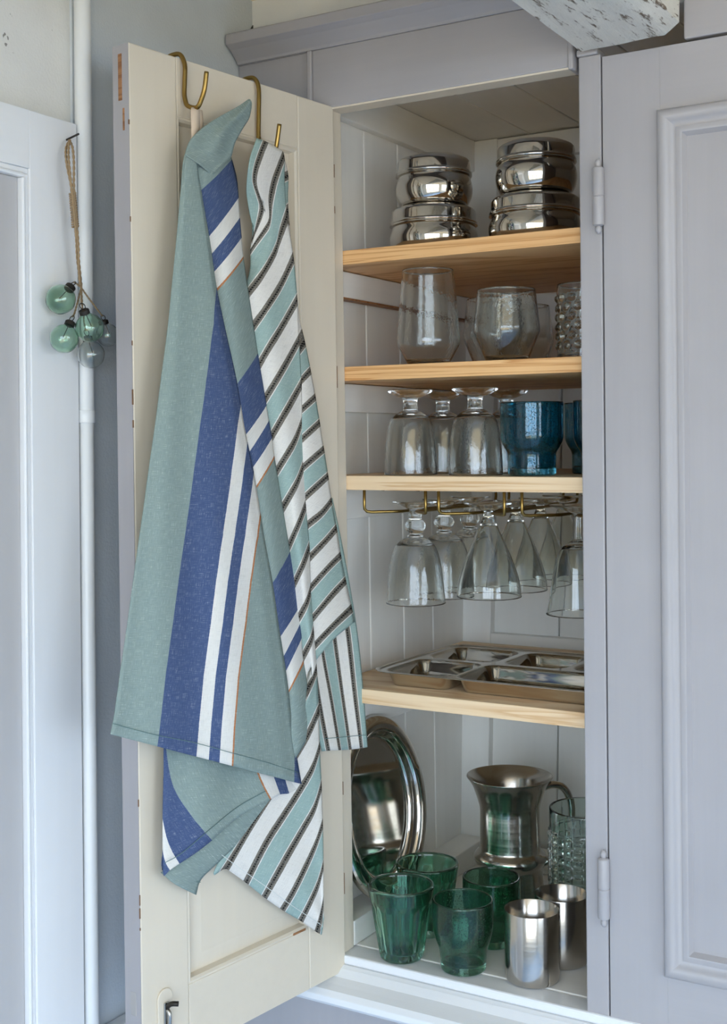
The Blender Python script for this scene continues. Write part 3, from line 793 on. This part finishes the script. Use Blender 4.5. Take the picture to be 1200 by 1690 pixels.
tray = link_mesh('compartment_tray', v, f, M['steel'], None, True)
sd = tray.modifiers.new('thickness', 'SOLIDIFY'); sd.thickness = .0009; sd.offset = -1
tray.location = (.026+TWX/2, .020+TDY/2, SH[3]+.0004)
tag(tray, 'stainless steel tray with five compartments lying on the fourth shelf', 'tray')

# ------------------------------------------------------------------ bottom of the cupboard
zf = ZFL+.0006
def flute(th, z):
    k = min(1, max(0, (z-.004)/.01))*min(1, max(0, (.088-z)/.012)); return -.0036*k*abs(math.sin(th*8))**.7
rib = lathe('green_ribbed_tumbler', vessel([(.0285, 0), (.0310, .002), (.0335, .010), (.0395, .045), (.0450, .080), (.0490, .105)], .0056, .010, 50), M['glass_green'], None, 128, mod=flute)
put(rib, .090, .004, zf, 'green ribbed glass tumbler at the front of the cupboard floor, nearest the open door', 'glass', 'green ribbed tumblers')
copy1(rib, .0790, .1075, zf, 'green ribbed glass tumbler standing behind the front ribbed one', .3)
bub = lathe('green_bubble_tumbler', vessel([(.0300, 0), (.0325, .003), (.0335, .018), (.0352, .030), (.0400, .044), (.0432, .058), (.0440, .075), (.0436, .0985)], .0030, .011, 50), M['glass_green_bubble'], None, 72)
put(bub, .187, .0125, zf, 'green bubble glass tumbler at the front of the cupboard floor, left of the steel cups', 'glass', 'green bubble tumblers')
copy1(bub, .183, .118, zf, 'green bubble glass tumbler between the front bubble tumbler and the steel pitcher', .9)
cupP = [(0, 0), (.030, 0), (.0345, .0008), (.0372, .003), (.0384, .007), (.0386, .020), (.0386, .0985), (.0384, .0990), (.0379, .0985), (.0378, .02), (.036, .006), (.030, .0025), (0, .002)]
sc = lathe('steel_cup', cupP, M['steel_brushed'], None, 72, sharp=50)
put(sc, .2877, .027, zf, 'stainless steel cup at the front of the cupboard floor', 'cup', 'steel cups')
copy1(sc, .3010, .1050, zf, 'stainless steel cup standing behind the front steel cup', 1)
# steel pitcher
pit = empty('steel_pitcher', (.1567, .245, zf)); tag(pit, 'stainless steel pitcher with flared rim and ring round its body', 'pitcher')
po = profile([(.046, 0), (.0535, .003), (.0555, .012), (.0545, .035), (.0522, .060), (.0515, .074), (.0550, .080), (.0580, .087), (.0572, .094), (.0510, .101), (.0484, .107), (.0478, .150), (.0482, .168), (.0520, .183), (.0595, .204), (.0692, .2185)], 90)
pi_ = [(r-.0012, z) for r, z in po if z > .004]
lathe('body', [(0, 0)] + po + [(.0690, .2192), (.0682, .2190)] + pi_[::-1] + [(.03, .0025), (0, .002)], M['steel_brushed'], pit, 80)
hd = Vector((.80, .60, 0))
hp = [hd*.054 + Vector((0, 0, .198)), hd*.072 + Vector((0, 0, .202)), hd*.090 + Vector((0, 0, .195)), hd*.100 + Vector((0, 0, .170)), hd*.098 + Vector((0, 0, .130)), hd*.085 + Vector((0, 0, .095)), hd*.060 + Vector((0, 0, .078)), hd*.050 + Vector((0, 0, .074))]
tube('handle', hp, .0062, M['steel'], pit, 14, 40, local=True)
# glass pitcher with squared relief
def grid(th, z):
    if z < .008 or z > .165: return 0
    a = (th/(2*math.pi)*24) % 1; b = (z/.0135) % 1
    q = min(a, 1-a)*2; s = min(b, 1-b)*2
    return .0030*min(1, q*2.2)**.6*min(1, s*2.2)**.6
gp = lathe('glass_pitcher', vessel([(.0545, 0), (.0565, .003), (.0570, .08), (.0575, .195)], .0035, .010, 130), M['glass_grid'], None, 192, mod=grid)
put(gp, .3010, .2110, zf, 'pale aqua glass pitcher with raised squares beside the middle stile', 'pitcher')
# oval platter leaning against the side wall
ring = [(0, 0), (.55, 0), (.66, .0005), (.70, .003), (.73, .010), (.76, .0165), (.80, .0190), (.86, .0195), (.92, .0180), (.965, .0140), (.99, .0095), (1.0, .0065)]
HWd, HHt = .104, .143
v, f = [(0, 0, 0)], []
S = 96
rr = [(p.x, p.y) for p in cr_spline([Vector((a, b*8, 0)) for a, b in ring[1:]], 44)]
for a, h in rr:
    for k in range(S):
        th = 2*math.pi*k/S
        # keep the rim width even all round the oval
        inset = (1-a)*.105
        v.append(((HWd-inset)*math.cos(th), (HHt-inset)*math.sin(th), h/8))
for k in range(S): f.append((0, 1+k, 1+(k+1) % S))
for i in range(len(rr)-1):
    for k in range(S): f.append((1+i*S+k, 1+i*S+(k+1) % S, 1+(i+1)*S+(k+1) % S, 1+(i+1)*S+k)[::-1])
pla = link_mesh('oval_platter', v, f, M['steel'], None, True); fix_normals(pla)
sd = pla.modifiers.new('thickness', 'SOLIDIFY'); sd.thickness = .001; sd.offset = 0
lean = math.radians(7.0)
# local x -> +Y, local y -> up (leaning towards the wall), local z -> +X
ux = Vector((.205, .979, 0)).normalized(); wn = Vector((ux.y, -ux.x, 0)); uy = -wn*math.sin(lean)+UP*math.cos(lean); uz = ux.cross(uy)
base = Vector((.008, .1045, ZFL+.0395)); cen = base + uy*HHt
pla.matrix_world = Matrix(((ux.x, uy.x, uz.x, cen.x), (ux.y, uy.y, uz.y, cen.y), (ux.z, uy.z, uz.z, cen.z), (0, 0, 0, 1)))
tag(pla, 'oval polished steel platter propped against the left side inside the cupboard', 'platter')

# ------------------------------------------------------------------ hooks over the door
def hook(px, pts, label):
    t0 = dt(px, pts['v'], .006)
    def hz(py): return on_door(px, py, .006).z
    zt = zT
    zbm, ztip, nn = hz(pts['bottom']), hz(pts['tip']), pts['n']
    r = nn/2
    P = [dpt(t0, -TH-.006, zt-.03), dpt(t0, -TH-.0055, zt-.008), dpt(t0, -TH+.001, zt+.0045), dpt(t0, -.014, zt+.0075), dpt(t0, -.001, zt+.0045), dpt(t0, .0065, zt-.010), dpt(t0, .0060, zt+(zbm-zt)*.42),
         dpt(t0, .0050, zt+(zbm-zt)*.66), dpt(t0, .0062, zbm+.014), dpt(t0, .0110, zbm+.005), dpt(t0, .0045+r, zbm), dpt(t0, .036, zbm+.009), dpt(t0, nn-.004, zbm+.022), dpt(t0, nn, ztip)]
    o = tube('brass_hook', P, .0031, M['brass'], None, 12, 80)
    tag(o, label, 'hook', 'brass hooks over the cupboard door')
    return t0, zbm
h1 = hook(305, {'v': 140, 'bottom': 182, 'tip': 128, 'n': .046}, 'brass hook over the door top holding the wide blue-striped towel')
h2 = hook(427, {'v': 180, 'bottom': 262, 'tip': 212, 'n': .044}, 'brass hook over the door top holding the towel with dark chain stripes')

# ------------------------------------------------------------------ towels
def stripe_patch(lines, m, nfun, sub, ext0=0, ext1=0):
    """lines: (u, [frame points along that stripe]); lofted across u. Returns verts, uvs, faces"""
    L = []
    for u, pts in lines:
        q = cr_spline([Vector((a, b, 0)) for a, b in pts], m)
        L.append((u, q))
    rows = []
    K = len(L)
    for i in range(K-1):
        for s in range(sub):
            t = s/sub
            a = L[max(i-1, 0)][1]; b = L[i][1]; c = L[i+1][1]; d = L[min(i+2, K-1)][1]
            if i == 0: a = [2*x-y for x, y in zip(b, c)]
            if i+2 >= K: d = [2*x-y for x, y in zip(c, b)]
            row = [.5*((2*B)+(Cc-A)*t+(2*A-5*B+4*Cc-D)*t*t+(3*B-A-3*Cc+D)*t**3) for A, B, Cc, D in zip(a, b, c, d)]
            rows.append((L[i][0]+(L[i+1][0]-L[i][0])*t, row))
    rows.append((L[-1][0], L[-1][1]))
    v, uv, f = [], [], []
    R = len(rows)
    for j, (u, row) in enumerate(rows):
        acc = 0
        for i, p in enumerate(row):
            if i: acc += (p-row[i-1]).length
            s, t = i/(m-1), j/(R-1)
            n = nfun(s, t, p.x, p.y)
            v.append(on_door(p.x, p.y, n)); uv.append((u, acc+row[0].y))
    for j in range(R-1):
        for i in range(m-1): f.append((j*m+i, j*m+i+1, (j+1)*m+i+1, (j+1)*m+i))
    return v, uv, f
def join(patches):
    V, U, F = [], [], []
    for v, u, f in patches:
        k = len(V); V += v; U += u; F += [tuple(i+k for i in q) for q in f]
    return V, U, F
def orient_to_camera(V, F):
    out = []
    for q in F:
        a, b, c = V[q[0]], V[q[1]], V[q[2]]
        nrm = (b-a).cross(c-a)
        out.append(q if nrm.dot(PN) >= 0 else q[::-1])
    return out
sstep = lambda a, b, x: (lambda q: q*q*(3-2*q))(min(1, max(0, (x-a)/(b-a))))

def stitches(name, pts, n, hx, parent, off=.0016):
    P = [on_door(a, b, n(a, b)+off) for a, b in pts]
    tube(name, P, .00045, MST(hx), parent, 6, 60)
_st = {}
def MST(hx):
    if hx not in _st: _st[hx] = plain('sewing_thread', hx, .9)
    return _st[hx]

# --- towel 1: wide teal and blue stripes
AL = [(314, 236), (303, 262), (298, 320), (291, 400), (284, 470), (277, 540), (266, 625), (255, 710), (246, 773), (238, 833), (231, 882), (220, 960), (211, 1026), (199, 1110), (190, 1175), (183, 1212)]
AR = [(336, 250), (327, 270), (335, 330), (347, 400), (357, 470), (370, 534), (391, 628), (404, 706), (418, 773), (428, 833), (436, 885), (450, 960), (460, 1030), (474, 1120), (485, 1215), (498, 1294)]
SAG = [0]*11 + [0, 2, 3, 4]
def lerp2(a, b, t): return (a[0]+(b[0]-a[0])*t, a[1]+(b[1]-a[1])*t)
# panel A built on rows (left edge -> right edge), u = distance from the left edge
def rows_patch(LE, RE, uL, uR, m, sub, nfun):
    le = cr_spline([Vector((a, b, 0)) for a, b in LE], (len(LE)-1)*sub+1); 
    n = (len(LE)-1)*sub+1
    def sm(E):
        P = [Vector((a, b, 0)) for a, b in E]; out = []
        for i in range(len(P)-1):
            A = P[i-1] if i else P[0]*2-P[1]; B, Cc = P[i], P[i+1]; D = P[i+2] if i+2 < len(P) else P[-1]*2-P[-2]
            for s in range(sub):
                t = s/sub; out.append(.5*((2*B)+(Cc-A)*t+(2*A-5*B+4*Cc-D)*t*t+(3*B-A-3*Cc+D)*t**3))
        out.append(P[-1]); return out
    l, r = sm(LE), sm(RE)
    v, uv, f = [], [], []
    for j in range(n):
        t = j/(n-1); k = min(int(t*(len(LE)-1)), len(LE)-2); q = t*(len(LE)-1)-k
        ul = uL[k]+(uL[k+1]-uL[k])*q; ur = uR[k]+(uR[k+1]-uR[k])*q
        for i in range(m):
            s = i/(m-1); p = l[j].lerp(r[j], s)
            v.append(on_door(p.x, p.y, nfun(s, t, p.x, p.y))); uv.append((ul+(ur-ul)*s, p.y))
    for j in range(n-1):
        for i in range(m-1): f.append((j*m+i, j*m+i+1, (j+1)*m+i+1, (j+1)*m+i))
    return v, uv, f
URA = [b[0]-a[0]-75 for a, b in zip(AL, AR)]
URA = [-60, -54, -40, -20, -1, 17, 51, 75, 98, 116, 131, 157, 175, 201, 218, 232]
def nA(s, t, x, y):
    wv = .0045*math.sin(s*7.5+t*2.2+.4)*sstep(.1, .6, t) + .003*math.sin(s*16-t*3)*sstep(.3, .9, t)
    return .041 + (.002+.007*sstep(.15, .5, t))*math.sin(min(1, s*1.05)*math.pi*.9) + wv - .006*(1-sstep(0, .07, t)) - .010*sstep(.90, 1.0, s) - .003*(1-sstep(0, .2, s))
A_ = rows_patch(AL, AR, [-75]*len(AL), URA, 44, 7, nA)
BU = [(-60, (322, 262), (372, 228)), (-25, (327, 285), (377, 246)), (0, (334, 312), (383, 263)), (31, (341, 350), (391, 294)), (62, (346, 388), (394, 325)), (82, (351, 416), (396, 358)), (99, (356, 445), (399, 391)), (120, (361, 474), (402, 424)),
      (170, (377, 560), (413, 500)), (220, (391, 634), (426, 583)), (251, (398, 675), (433, 626)), (282, (405, 717), (440, 668)), (302, (412, 744), (444, 693)), (319, (416, 772), (449, 722)), (340, (423, 803), (453, 753)),
      (390, (438, 886), (467, 838)), (440, (450, 962), (479, 910)), (471, (456, 1006), (488, 958)), (502, (462, 1050), (493, 1002)), (522, (467, 1084), (496, 1027)), (539, (471, 1108), (498, 1052)), (560, (476, 1141), (501, 1090)),
      (580, (480, 1170), (510, 1140)), (600, (484, 1210), (517, 1190)), (614, (490, 1248), (514, 1207))]
def b_line(u, l, r):
    # a soft S bend across the fold, and some cloth carried in under panel A
    mx, my = (l[0]+r[0])/2, (l[1]+r[1])/2
    k = .12+.33*sstep(80, 300, u)
    le = (l[0]-(r[0]-l[0])*k, l[1]-(r[1]-l[1])*k*.66)
    return (u, [le, l, (mx-1, my+3), (l[0]*.2+r[0]*.8, l[1]*.2+r[1]*.8+1), r])
def nB(s, t, x, y):
    return .019 + .016*math.sin(min(1, .12+s*.88)*math.pi)**.8 - .002*t + .003*math.sin(t*20+s*3)
B_ = stripe_patch([b_line(*q) for q in BU], 26, nB, 4)
CAP = [(-14, [(306, 256), (318, 264), (332, 274), (350, 290)]), (-24, [(309, 243), (324, 252), (346, 262), (372, 268)]), (-34, [(318, 226), (338, 236), (362, 250), (382, 258)]), (-48, [(342, 205), (356, 216), (374, 228), (388, 236)]),
       (-62, [(368, 189), (378, 199), (389, 208), (400, 214)]), (-76, [(392, 176), (399, 184), (405, 190), (411, 196)]), (-90, [(408, 165), (411, 169), (413, 174), (415, 180)]), (-93, [(411, 163.5), (413, 164), (415, 167), (416, 172)])]
def nCap(s, t, x, y): return .0440 + .010*math.sin(s*math.pi)*sstep(.05, .5, t)*(1-t*.5) + .004*math.sin(s*11+t*5)*sstep(.1, .4, t)*(1-t) - .012*t - .008*sstep(.45, 1, s)*(1-t)
CAP_ = stripe_patch(CAP, 18, nCap, 6)
CU_ = [(70, [(492, 1262), (494, 1280), (498, 1296)]), (82, [(464, 1250), (471, 1285), (478, 1309)]), (99, [(440, 1240), (452, 1280), (463, 1311)]), (120, [(412, 1235), (430, 1285), (447, 1319)]), (170, [(335, 1225), (370, 1300), (399, 1345)]),
       (205, [(285, 1215), (320, 1310), (361, 1377)]), (220, [(272, 1222), (285, 1295), (315, 1345), (350, 1387)]), (250, [(270, 1280), (280, 1338), (300, 1375), (323, 1408)]), (282, [(268.5, 1350), (275, 1380), (284, 1403), (297, 1425)]), (302, [(268, 1400), (271, 1415), (275, 1426), (281, 1436)]), (316, [(267.5, 1428), (268.5, 1434), (269, 1440), (271, 1446)])]
def nC(s, t, x, y): return .022 + .008*math.sin(t*math.pi)*s + .006*s + .003*math.sin(x*.06)
C_ = stripe_patch(CU_, 24, nC, 7)
DU = [(-92, [(266, 1440), (290, 1460), (324, 1477)]), (-76, [(285, 1425), (305, 1438), (332, 1452)]), (-50, [(325, 1392), (340, 1408), (359, 1425)]), (-30, [(372, 1355), (388, 1370), (401, 1384)]), (-12, [(420, 1320), (430, 1330), (437, 1338)]), (-4, [(455, 1300), (456, 1304), (456, 1308)])]
def nD(s, t, x, y): return .018 + .006*math.sin(s*math.pi)
D_ = stripe_patch(DU, 14, nD, 6)
def thick(o, th=.0010):
    sd = o.modifiers.new('cloth_thickness', 'SOLIDIFY'); sd.thickness = th; sd.offset = -1
def cloth(name, patches, mat, parent, label=None):
    V, U, F = join(patches); F = orient_to_camera(V, F)
    o = link_mesh(name, V, F, mat, parent, True, U); thick(o); 
    if label: o['label'] = label
    return o
hb_ = dpt(h1[0], .025, h1[1])
tw_ = empty('kitchen_towel', tuple(on_door(330, 1290, .03))); tag(tw_, 'teal linen towel with broad blue and white stripes, hanging by a tape loop', 'towel')
cloth('front_fold', [A_], M['towel_blue'], tw_); cloth('side_fold', [B_], M['towel_blue'], tw_); cloth('gathered_corner', [CAP_], M['towel_blue'], tw_)
cloth('lower_fold', [C_], M['towel_blue'], tw_); cloth('back_fold', [D_], M['towel_blue'], tw_)
# tape loop over the hook
def ribbon(nm, L, Rr, ns, mat, parent):
    V, U, F = [], [], []
    for (a, b, n) in zip(L, Rr, ns):
        V += [on_door(a[0], a[1], n), on_door(b[0], b[1], n)]; U += [(0, a[1]), (10, a[1])]
    for i in range(len(L)-1): F.append((2*i, 2*i+1, 2*i+3, 2*i+2))
    F = orient_to_camera(V, F); o = link_mesh(nm, V, F, mat, parent, True, U); thick(o, .0012); return o
ribbon('tape_loop', [(316, 177), (315.5, 182), (316, 195), (316.5, 212), (317, 240)], [(329, 176), (330, 182), (330, 195), (330, 212), (331, 240)], [.0245, .029, .031, .034, .036], M['tape'], tw_)
ribbon('tape_loop', [(327, 180), (328, 190), (329, 200), (330, 225)], [(334, 182), (335, 190), (336, 200), (336, 225)], [.022, .022, .024, .030], M['tape'], tw_)

def hem_n(fn): return lambda a, b: fn
stitches('hem_stitching', [(186, 1194), (222, 1204), (262, 1214), (322, 1226), (384, 1243), (440, 1258), (492, 1275)], lambda a, b: nA((a-186)/306, .97, a, b), '5f7a78', tw_)
stitches('hem_stitching', [(272, 1424), (300, 1408), (345, 1370), (392, 1332), (438, 1306)], lambda a, b: .034+.003*math.sin(a*.06), '5f7a78', tw_)
stitches('hem_stitching', [(280, 1441), (304, 1452), (331, 1456)], lambda a, b: .018, '5f7a78', tw_)

# --- towel 2: narrow stripes with dark chain bands
def ext(pts, k):
    a, b = pts[-2], pts[-1]; L = math.hypot(b[0]-a[0], b[1]-a[1]); return pts + [(b[0]+(b[0]-a[0])/L*k, b[1]+(b[1]-a[1])/L*k)]
T2L = [(-14, [(424, 228), (413, 262), (407, 310), (411, 345), (416, 368), (418, 384)]),
       (4.5, [(438, 233), (430, 253), (421, 281), (420, 303), (429, 328), (433, 343), (429, 360), (422, 380), (416, 398)]),
       (20, [(456, 243), (446, 270), (436, 300), (436, 330), (439, 352), (434, 370), (424, 389), (414, 408)]),
       (35.5, [(469, 255), (461, 275), (452, 301), (446, 330), (446, 352), (444, 368), (434, 383), (422, 400), (413, 414)]),
       (52, [(470, 300), (463, 330), (460, 355), (455, 380), (443, 405), (426, 428), (412, 446)]),
       (69.5, [(474, 356), (461, 392), (454, 415), (433, 452), (413, 479)]),
       (85, [(480, 392), (463, 433), (437, 482), (417, 508)]), (100.5, [(485, 427), (463, 473), (438, 512), (421, 536)]),
       (134.5, [(491, 494), (463, 543), (443, 575), (430, 598)]), (165.5, [(494, 560), (474, 597), (456, 628), (440, 654)]),
       (199.5, [(498, 633), (479, 667), (461, 698), (449, 719)]), (230.5, [(499, 695), (487, 727), (472, 753), (457, 777)]),
       (264.5, [(503, 763), (491, 795), (477, 820), (467, 837)]), (295.5, [(505, 833), (494, 862), (478, 899)]),
       (329.5, [(511, 903), (500, 932), (486, 962)]), (360.5, [(513, 974), (506, 996), (494, 1018)]),
       (394.5, [(518, 1040), (513, 1058), (502, 1080)]), (425.5, [(523, 1102), (515, 1124), (500, 1152)]),
       (445, [(525, 1140), (500, 1196), (460, 1268), (420, 1335), (392, 1380), (359, 1424)]),
       (459.5, [(527, 1173), (508, 1215), (475, 1270), (439, 1326), (406, 1379), (374, 1434)]),
       (490.5, [(528, 1232), (516, 1268), (494, 1306), (469, 1345), (439, 1392), (406, 1457)]),
       (524.5, [(531, 1295), (519, 1334), (499, 1370), (477, 1408), (458, 1442), (436, 1481)]),
       (555.5, [(533, 1359), (521, 1394), (502, 1436), (483, 1474), (466, 1502)]), (589.5, [(534, 1427), (525, 1460), (510, 1493), (496, 1520)]),
       (620.5, [(534, 1485), (529, 1512), (522, 1538)]), (629, [(534.5, 1515), (533, 1530), (531, 1543)])]
T2L = [(u, ext(p, 26) if 60 < u < 430 else p) for u, p in T2L]
def nA2(s, t, x, y):
    top = 1-sstep(.0, .12, t)
    return .006 + .021*math.sin(min(1, .04+(1-s)*.66)*math.pi)**.9 + .024*(1-sstep(.02, .22, t))*(1-sstep(.25, .85, s)) + .003*math.sin(s*8+t*9) + .006*sstep(.75, 1, t)
A2_ = stripe_patch(T2L, 30, nA2, 5)
E2 = [(-45, [(470, 262), (463, 268), (455, 275)]), (-29.5, [(476, 291), (468, 295), (455, 305)]), (4.5, [(476, 345), (470, 352), (455, 370)]), (20, [(485, 440), (480, 455), (470, 480)]), (28, [(494, 520), (490, 530), (482, 545)]), (35.5, [(504, 566), (495, 578), (486, 592)]), (69.5, [(513, 611), (498, 627), (488, 640)]), (100.5, [(521, 655), (499, 675), (488, 686)]), (134.5, [(528, 697), (501, 722), (490, 733)]),
      (165.5, [(535, 741), (504, 768), (492, 780)]), (199.5, [(542, 785), (507, 817), (495, 830)]), (230.5, [(548, 826), (531, 847), (509, 865), (497, 877)]), (264.5, [(556, 871), (536, 894), (513, 918), (500, 932)]),
      (295.5, [(563, 916), (541, 938), (516, 966), (503, 982)]), (329.5, [(571, 957), (547, 983), (518, 1018), (505, 1034)]), (360.5, [(581, 1002), (552, 1030), (522, 1061), (509, 1076)]), (377, [(586, 1026), (552, 1054), (524, 1087), (512, 1102)])]
def nB2(s, t, x, y): return .010 + .013*math.sin(min(1, .18+s*.7)*math.pi) + .002*math.sin(t*14)
B2_ = stripe_patch(E2, 16, nB2, 5)
C2 = [(52, [(549, 822), (563, 888), (577, 962), (591, 1050), (600, 1140), (607, 1233)]), (35.5, [(538, 830), (550, 900), (562, 975), (574, 1050), (584, 1140), (596, 1235)]), (4.5, [(525, 850), (535, 920), (545, 1000), (553, 1060), (564, 1140), (578, 1237)]),
      (-29.5, [(512, 870), (520, 950), (527, 1030), (534, 1085), (546, 1150), (561, 1238)]), (-60.5, [(500, 900), (508, 980), (515, 1050), (521, 1110), (530, 1170), (543, 1239)]), (-74, [(494, 910), (500, 990), (507, 1060), (512, 1120), (520, 1180), (531, 1240)])]
def nC2(s, t, x, y): return .004 + .006*s + .003*math.sin(t*9+1)*s + .002*math.sin(s*3)
C2_ = stripe_patch(C2, 40, nC2, 6)
tw2 = empty('kitchen_towel', tuple(on_door(470, 1540, .03))); tag(tw2, 'teal and white towel with narrow dark chain-patterned stripes, nearest the shelves', 'towel')
cloth('front_fold', [A2_], M['towel_zig'], tw2); cloth('side_fold', [B2_], M['towel_zig'], tw2); cloth('back_fold', [C2_], M['towel_zig'], tw2)

stitches('hem_stitching', [(366, 1411), (400, 1436), (440, 1464), (480, 1493), (531, 1527)], lambda a, b: .0285, 'd5d8d2', tw2)
stitches('hem_stitching', [(536, 1219), (560, 1217), (580, 1215), (604, 1213)], lambda a, b: .0125, '5f7a78', tw2)

# ------------------------------------------------------------------ glass baubles on twine
XN = -.128
na = on_X(110, 233, -.150); nb = on_X(130, 221, -.128)
nl = tube('nail', [(-.158, na.y, na.z), (nb.x, nb.y, nb.z)], .0013, M['iron'], None, 8); tag(nl, 'thin dark nail driven into the white door casing', 'nail')
def tw(name, pts, r, parent, m=50):
    """two-ply twisted twine"""
    base = cr_spline(pts, m*3); o = None
    V, F = [], []
    for ply in range(2):
        path = [p + Vector((0, math.cos(i*.55+ply*math.pi), math.sin(i*.55+ply*math.pi)*.3))*r*.55 for i, p in enumerate(base)]
        k0 = len(V); S_ = 6
        for i, p in enumerate(path):
            d = (path[min(i+1, len(path)-1)]-path[max(i-1, 0)]).normalized(); a = d.cross(Vector((1, 0, .1))).normalized(); b = d.cross(a)
            for k in range(S_): th = 2*math.pi*k/S_; V.append(p+a*math.cos(th)*r*.6+b*math.sin(th)*r*.6)
        for i in range(len(path)-1):
            for k in range(S_): F.append((k0+i*S_+k, k0+i*S_+(k+1) % S_, k0+(i+1)*S_+(k+1) % S_, k0+(i+1)*S_+k))
    o = link_mesh(name, V, F, M['twine'], parent, True); fix_normals(o); return o
tz0 = on_X(116, 231, XN)
te = empty('twine_bunch', tuple(on_X(130, 480, XN))); tag(te, 'brown jute twine loop hanging from the nail, tied to the glass baubles', 'twine')
X2 = XN+.004
def xp(px, py, x=XN): return on_X(px, py, x)
tw('strand', [xp(115, 231, XN-.010), xp(109, 245, XN-.008), xp(110, 270), xp(117, 305), xp(121, 345), xp(127, 400), xp(131, 440), xp(134, 470)], .0018, te)
tw('strand', [xp(115, 231, XN-.010), xp(120, 245), xp(122, 270, X2), xp(122, 305, X2), xp(124, 345, X2), xp(129, 400, X2), xp(130, 440, X2), xp(132, 470, X2)], .0018, te)
tw('strand', [xp(114, 232, XN-.008), xp(113, 255), xp(116, 290, X2), xp(120, 325, X2), xp(125, 380, X2), xp(128, 430), xp(133, 462)], .0018, te)
wp = []
for i in range(150):
    t_ = i/149; c = xp(119.5, 318).lerp(xp(124.5, 375), t_) ; a = i*.62; wp.append(c + Vector((math.cos(a)*.0036, math.sin(a)*.0036, 0)))
tube('binding', wp, .0014, M['twine'], te, 6)
def bauble(px, py, rpx, tip, X, green, label, liquid=False):
    """tip: frame position of the cap"""
    c = on_X(px, py, X); tp = on_X(tip[0], tip[1], X+.001); up = (tp-c).normalized()
    R = rpx*(c-CAM).dot(FW)/FPX
    e = empty('glass_bauble', tuple(c)); tag(e, label, 'bauble', 'glass baubles on twine')
    q = up.to_track_quat('Z', 'Y'); e.rotation_euler = q.to_euler()
    L = (tp-c).length
    o = [(0, -R)] + profile([(R*.35, -R*.94), (R*.75, -R*.66), (R, 0), (R*.80, R*.58), (R*.52, R*.84), (R*.33, R*1.02), (R*.28, R*1.22)], 36)
    inn = [(max(0, r-.0008), z) for r, z in o[1:]]
    lathe('ball', [(0, -R)] + o[1:] + inn[::-1] + [(0, -R+.0008)], M['bauble_green' if green else 'bauble_clear'], e, 48)
    lathe('cap', [(0, R*1.0), (R*.31, R*1.0), (R*.36, R*1.04), (R*.36, R*1.30), (R*.30, R*1.36), (0, R*1.38)], M['iron'], e, 20, sharp=40)
    rr_ = R*.22; pts = [Vector((math.cos(a)*rr_, 0, R*1.38+rr_+math.sin(a)*rr_)) for a in [i*2*math.pi/20 for i in range(21)]]
    tube('ring', pts, .0006, M['iron'], e, 6, local=True)
    wv = [Vector((R*.06, 0, R*1.1)), Vector((R*.12, 0, R*.6)), Vector((R*.18, 0, R*.12))]
    tube('wire', wv, .0005, M['iron'], e, 6, local=True)
    return c + up*(R*1.38+rr_*1.6)
def tie(p, a): tw('strand', [xp(133, 462), xp(134, 474), (Vector(xp(*a))+p)/2, p], .0014, te, 24)
b1 = bauble(100, 494, 25, (121, 468), XN-.001, True, 'pale green glass bauble, topmost of the bunch'); tie(b1, (130, 470))
b2 = bauble(148, 541, 24, (137, 508), XN+.030, True, 'dark-capped green glass bauble at the front centre of the bunch'); tie(b2, (134, 490))
b3 = bauble(106, 559, 24, (117, 530), XN+.012, True, 'green glass bauble lowest on the left of the bunch'); tie(b3, (128, 505))
b4 = bauble(150, 585, 23, (143, 553), XN-.000, False, 'clear glass bauble hanging lowest in the bunch'); tie(b4, (134, 510))
b5 = bauble(178, 553, 19, (171, 527), XN+.004, False, 'clear glass bauble on the right of the bunch, beside the blue wall'); tie(b5, (148, 495))
for o in bpy.data.objects:
    if '_loc' in o: del o['_loc']
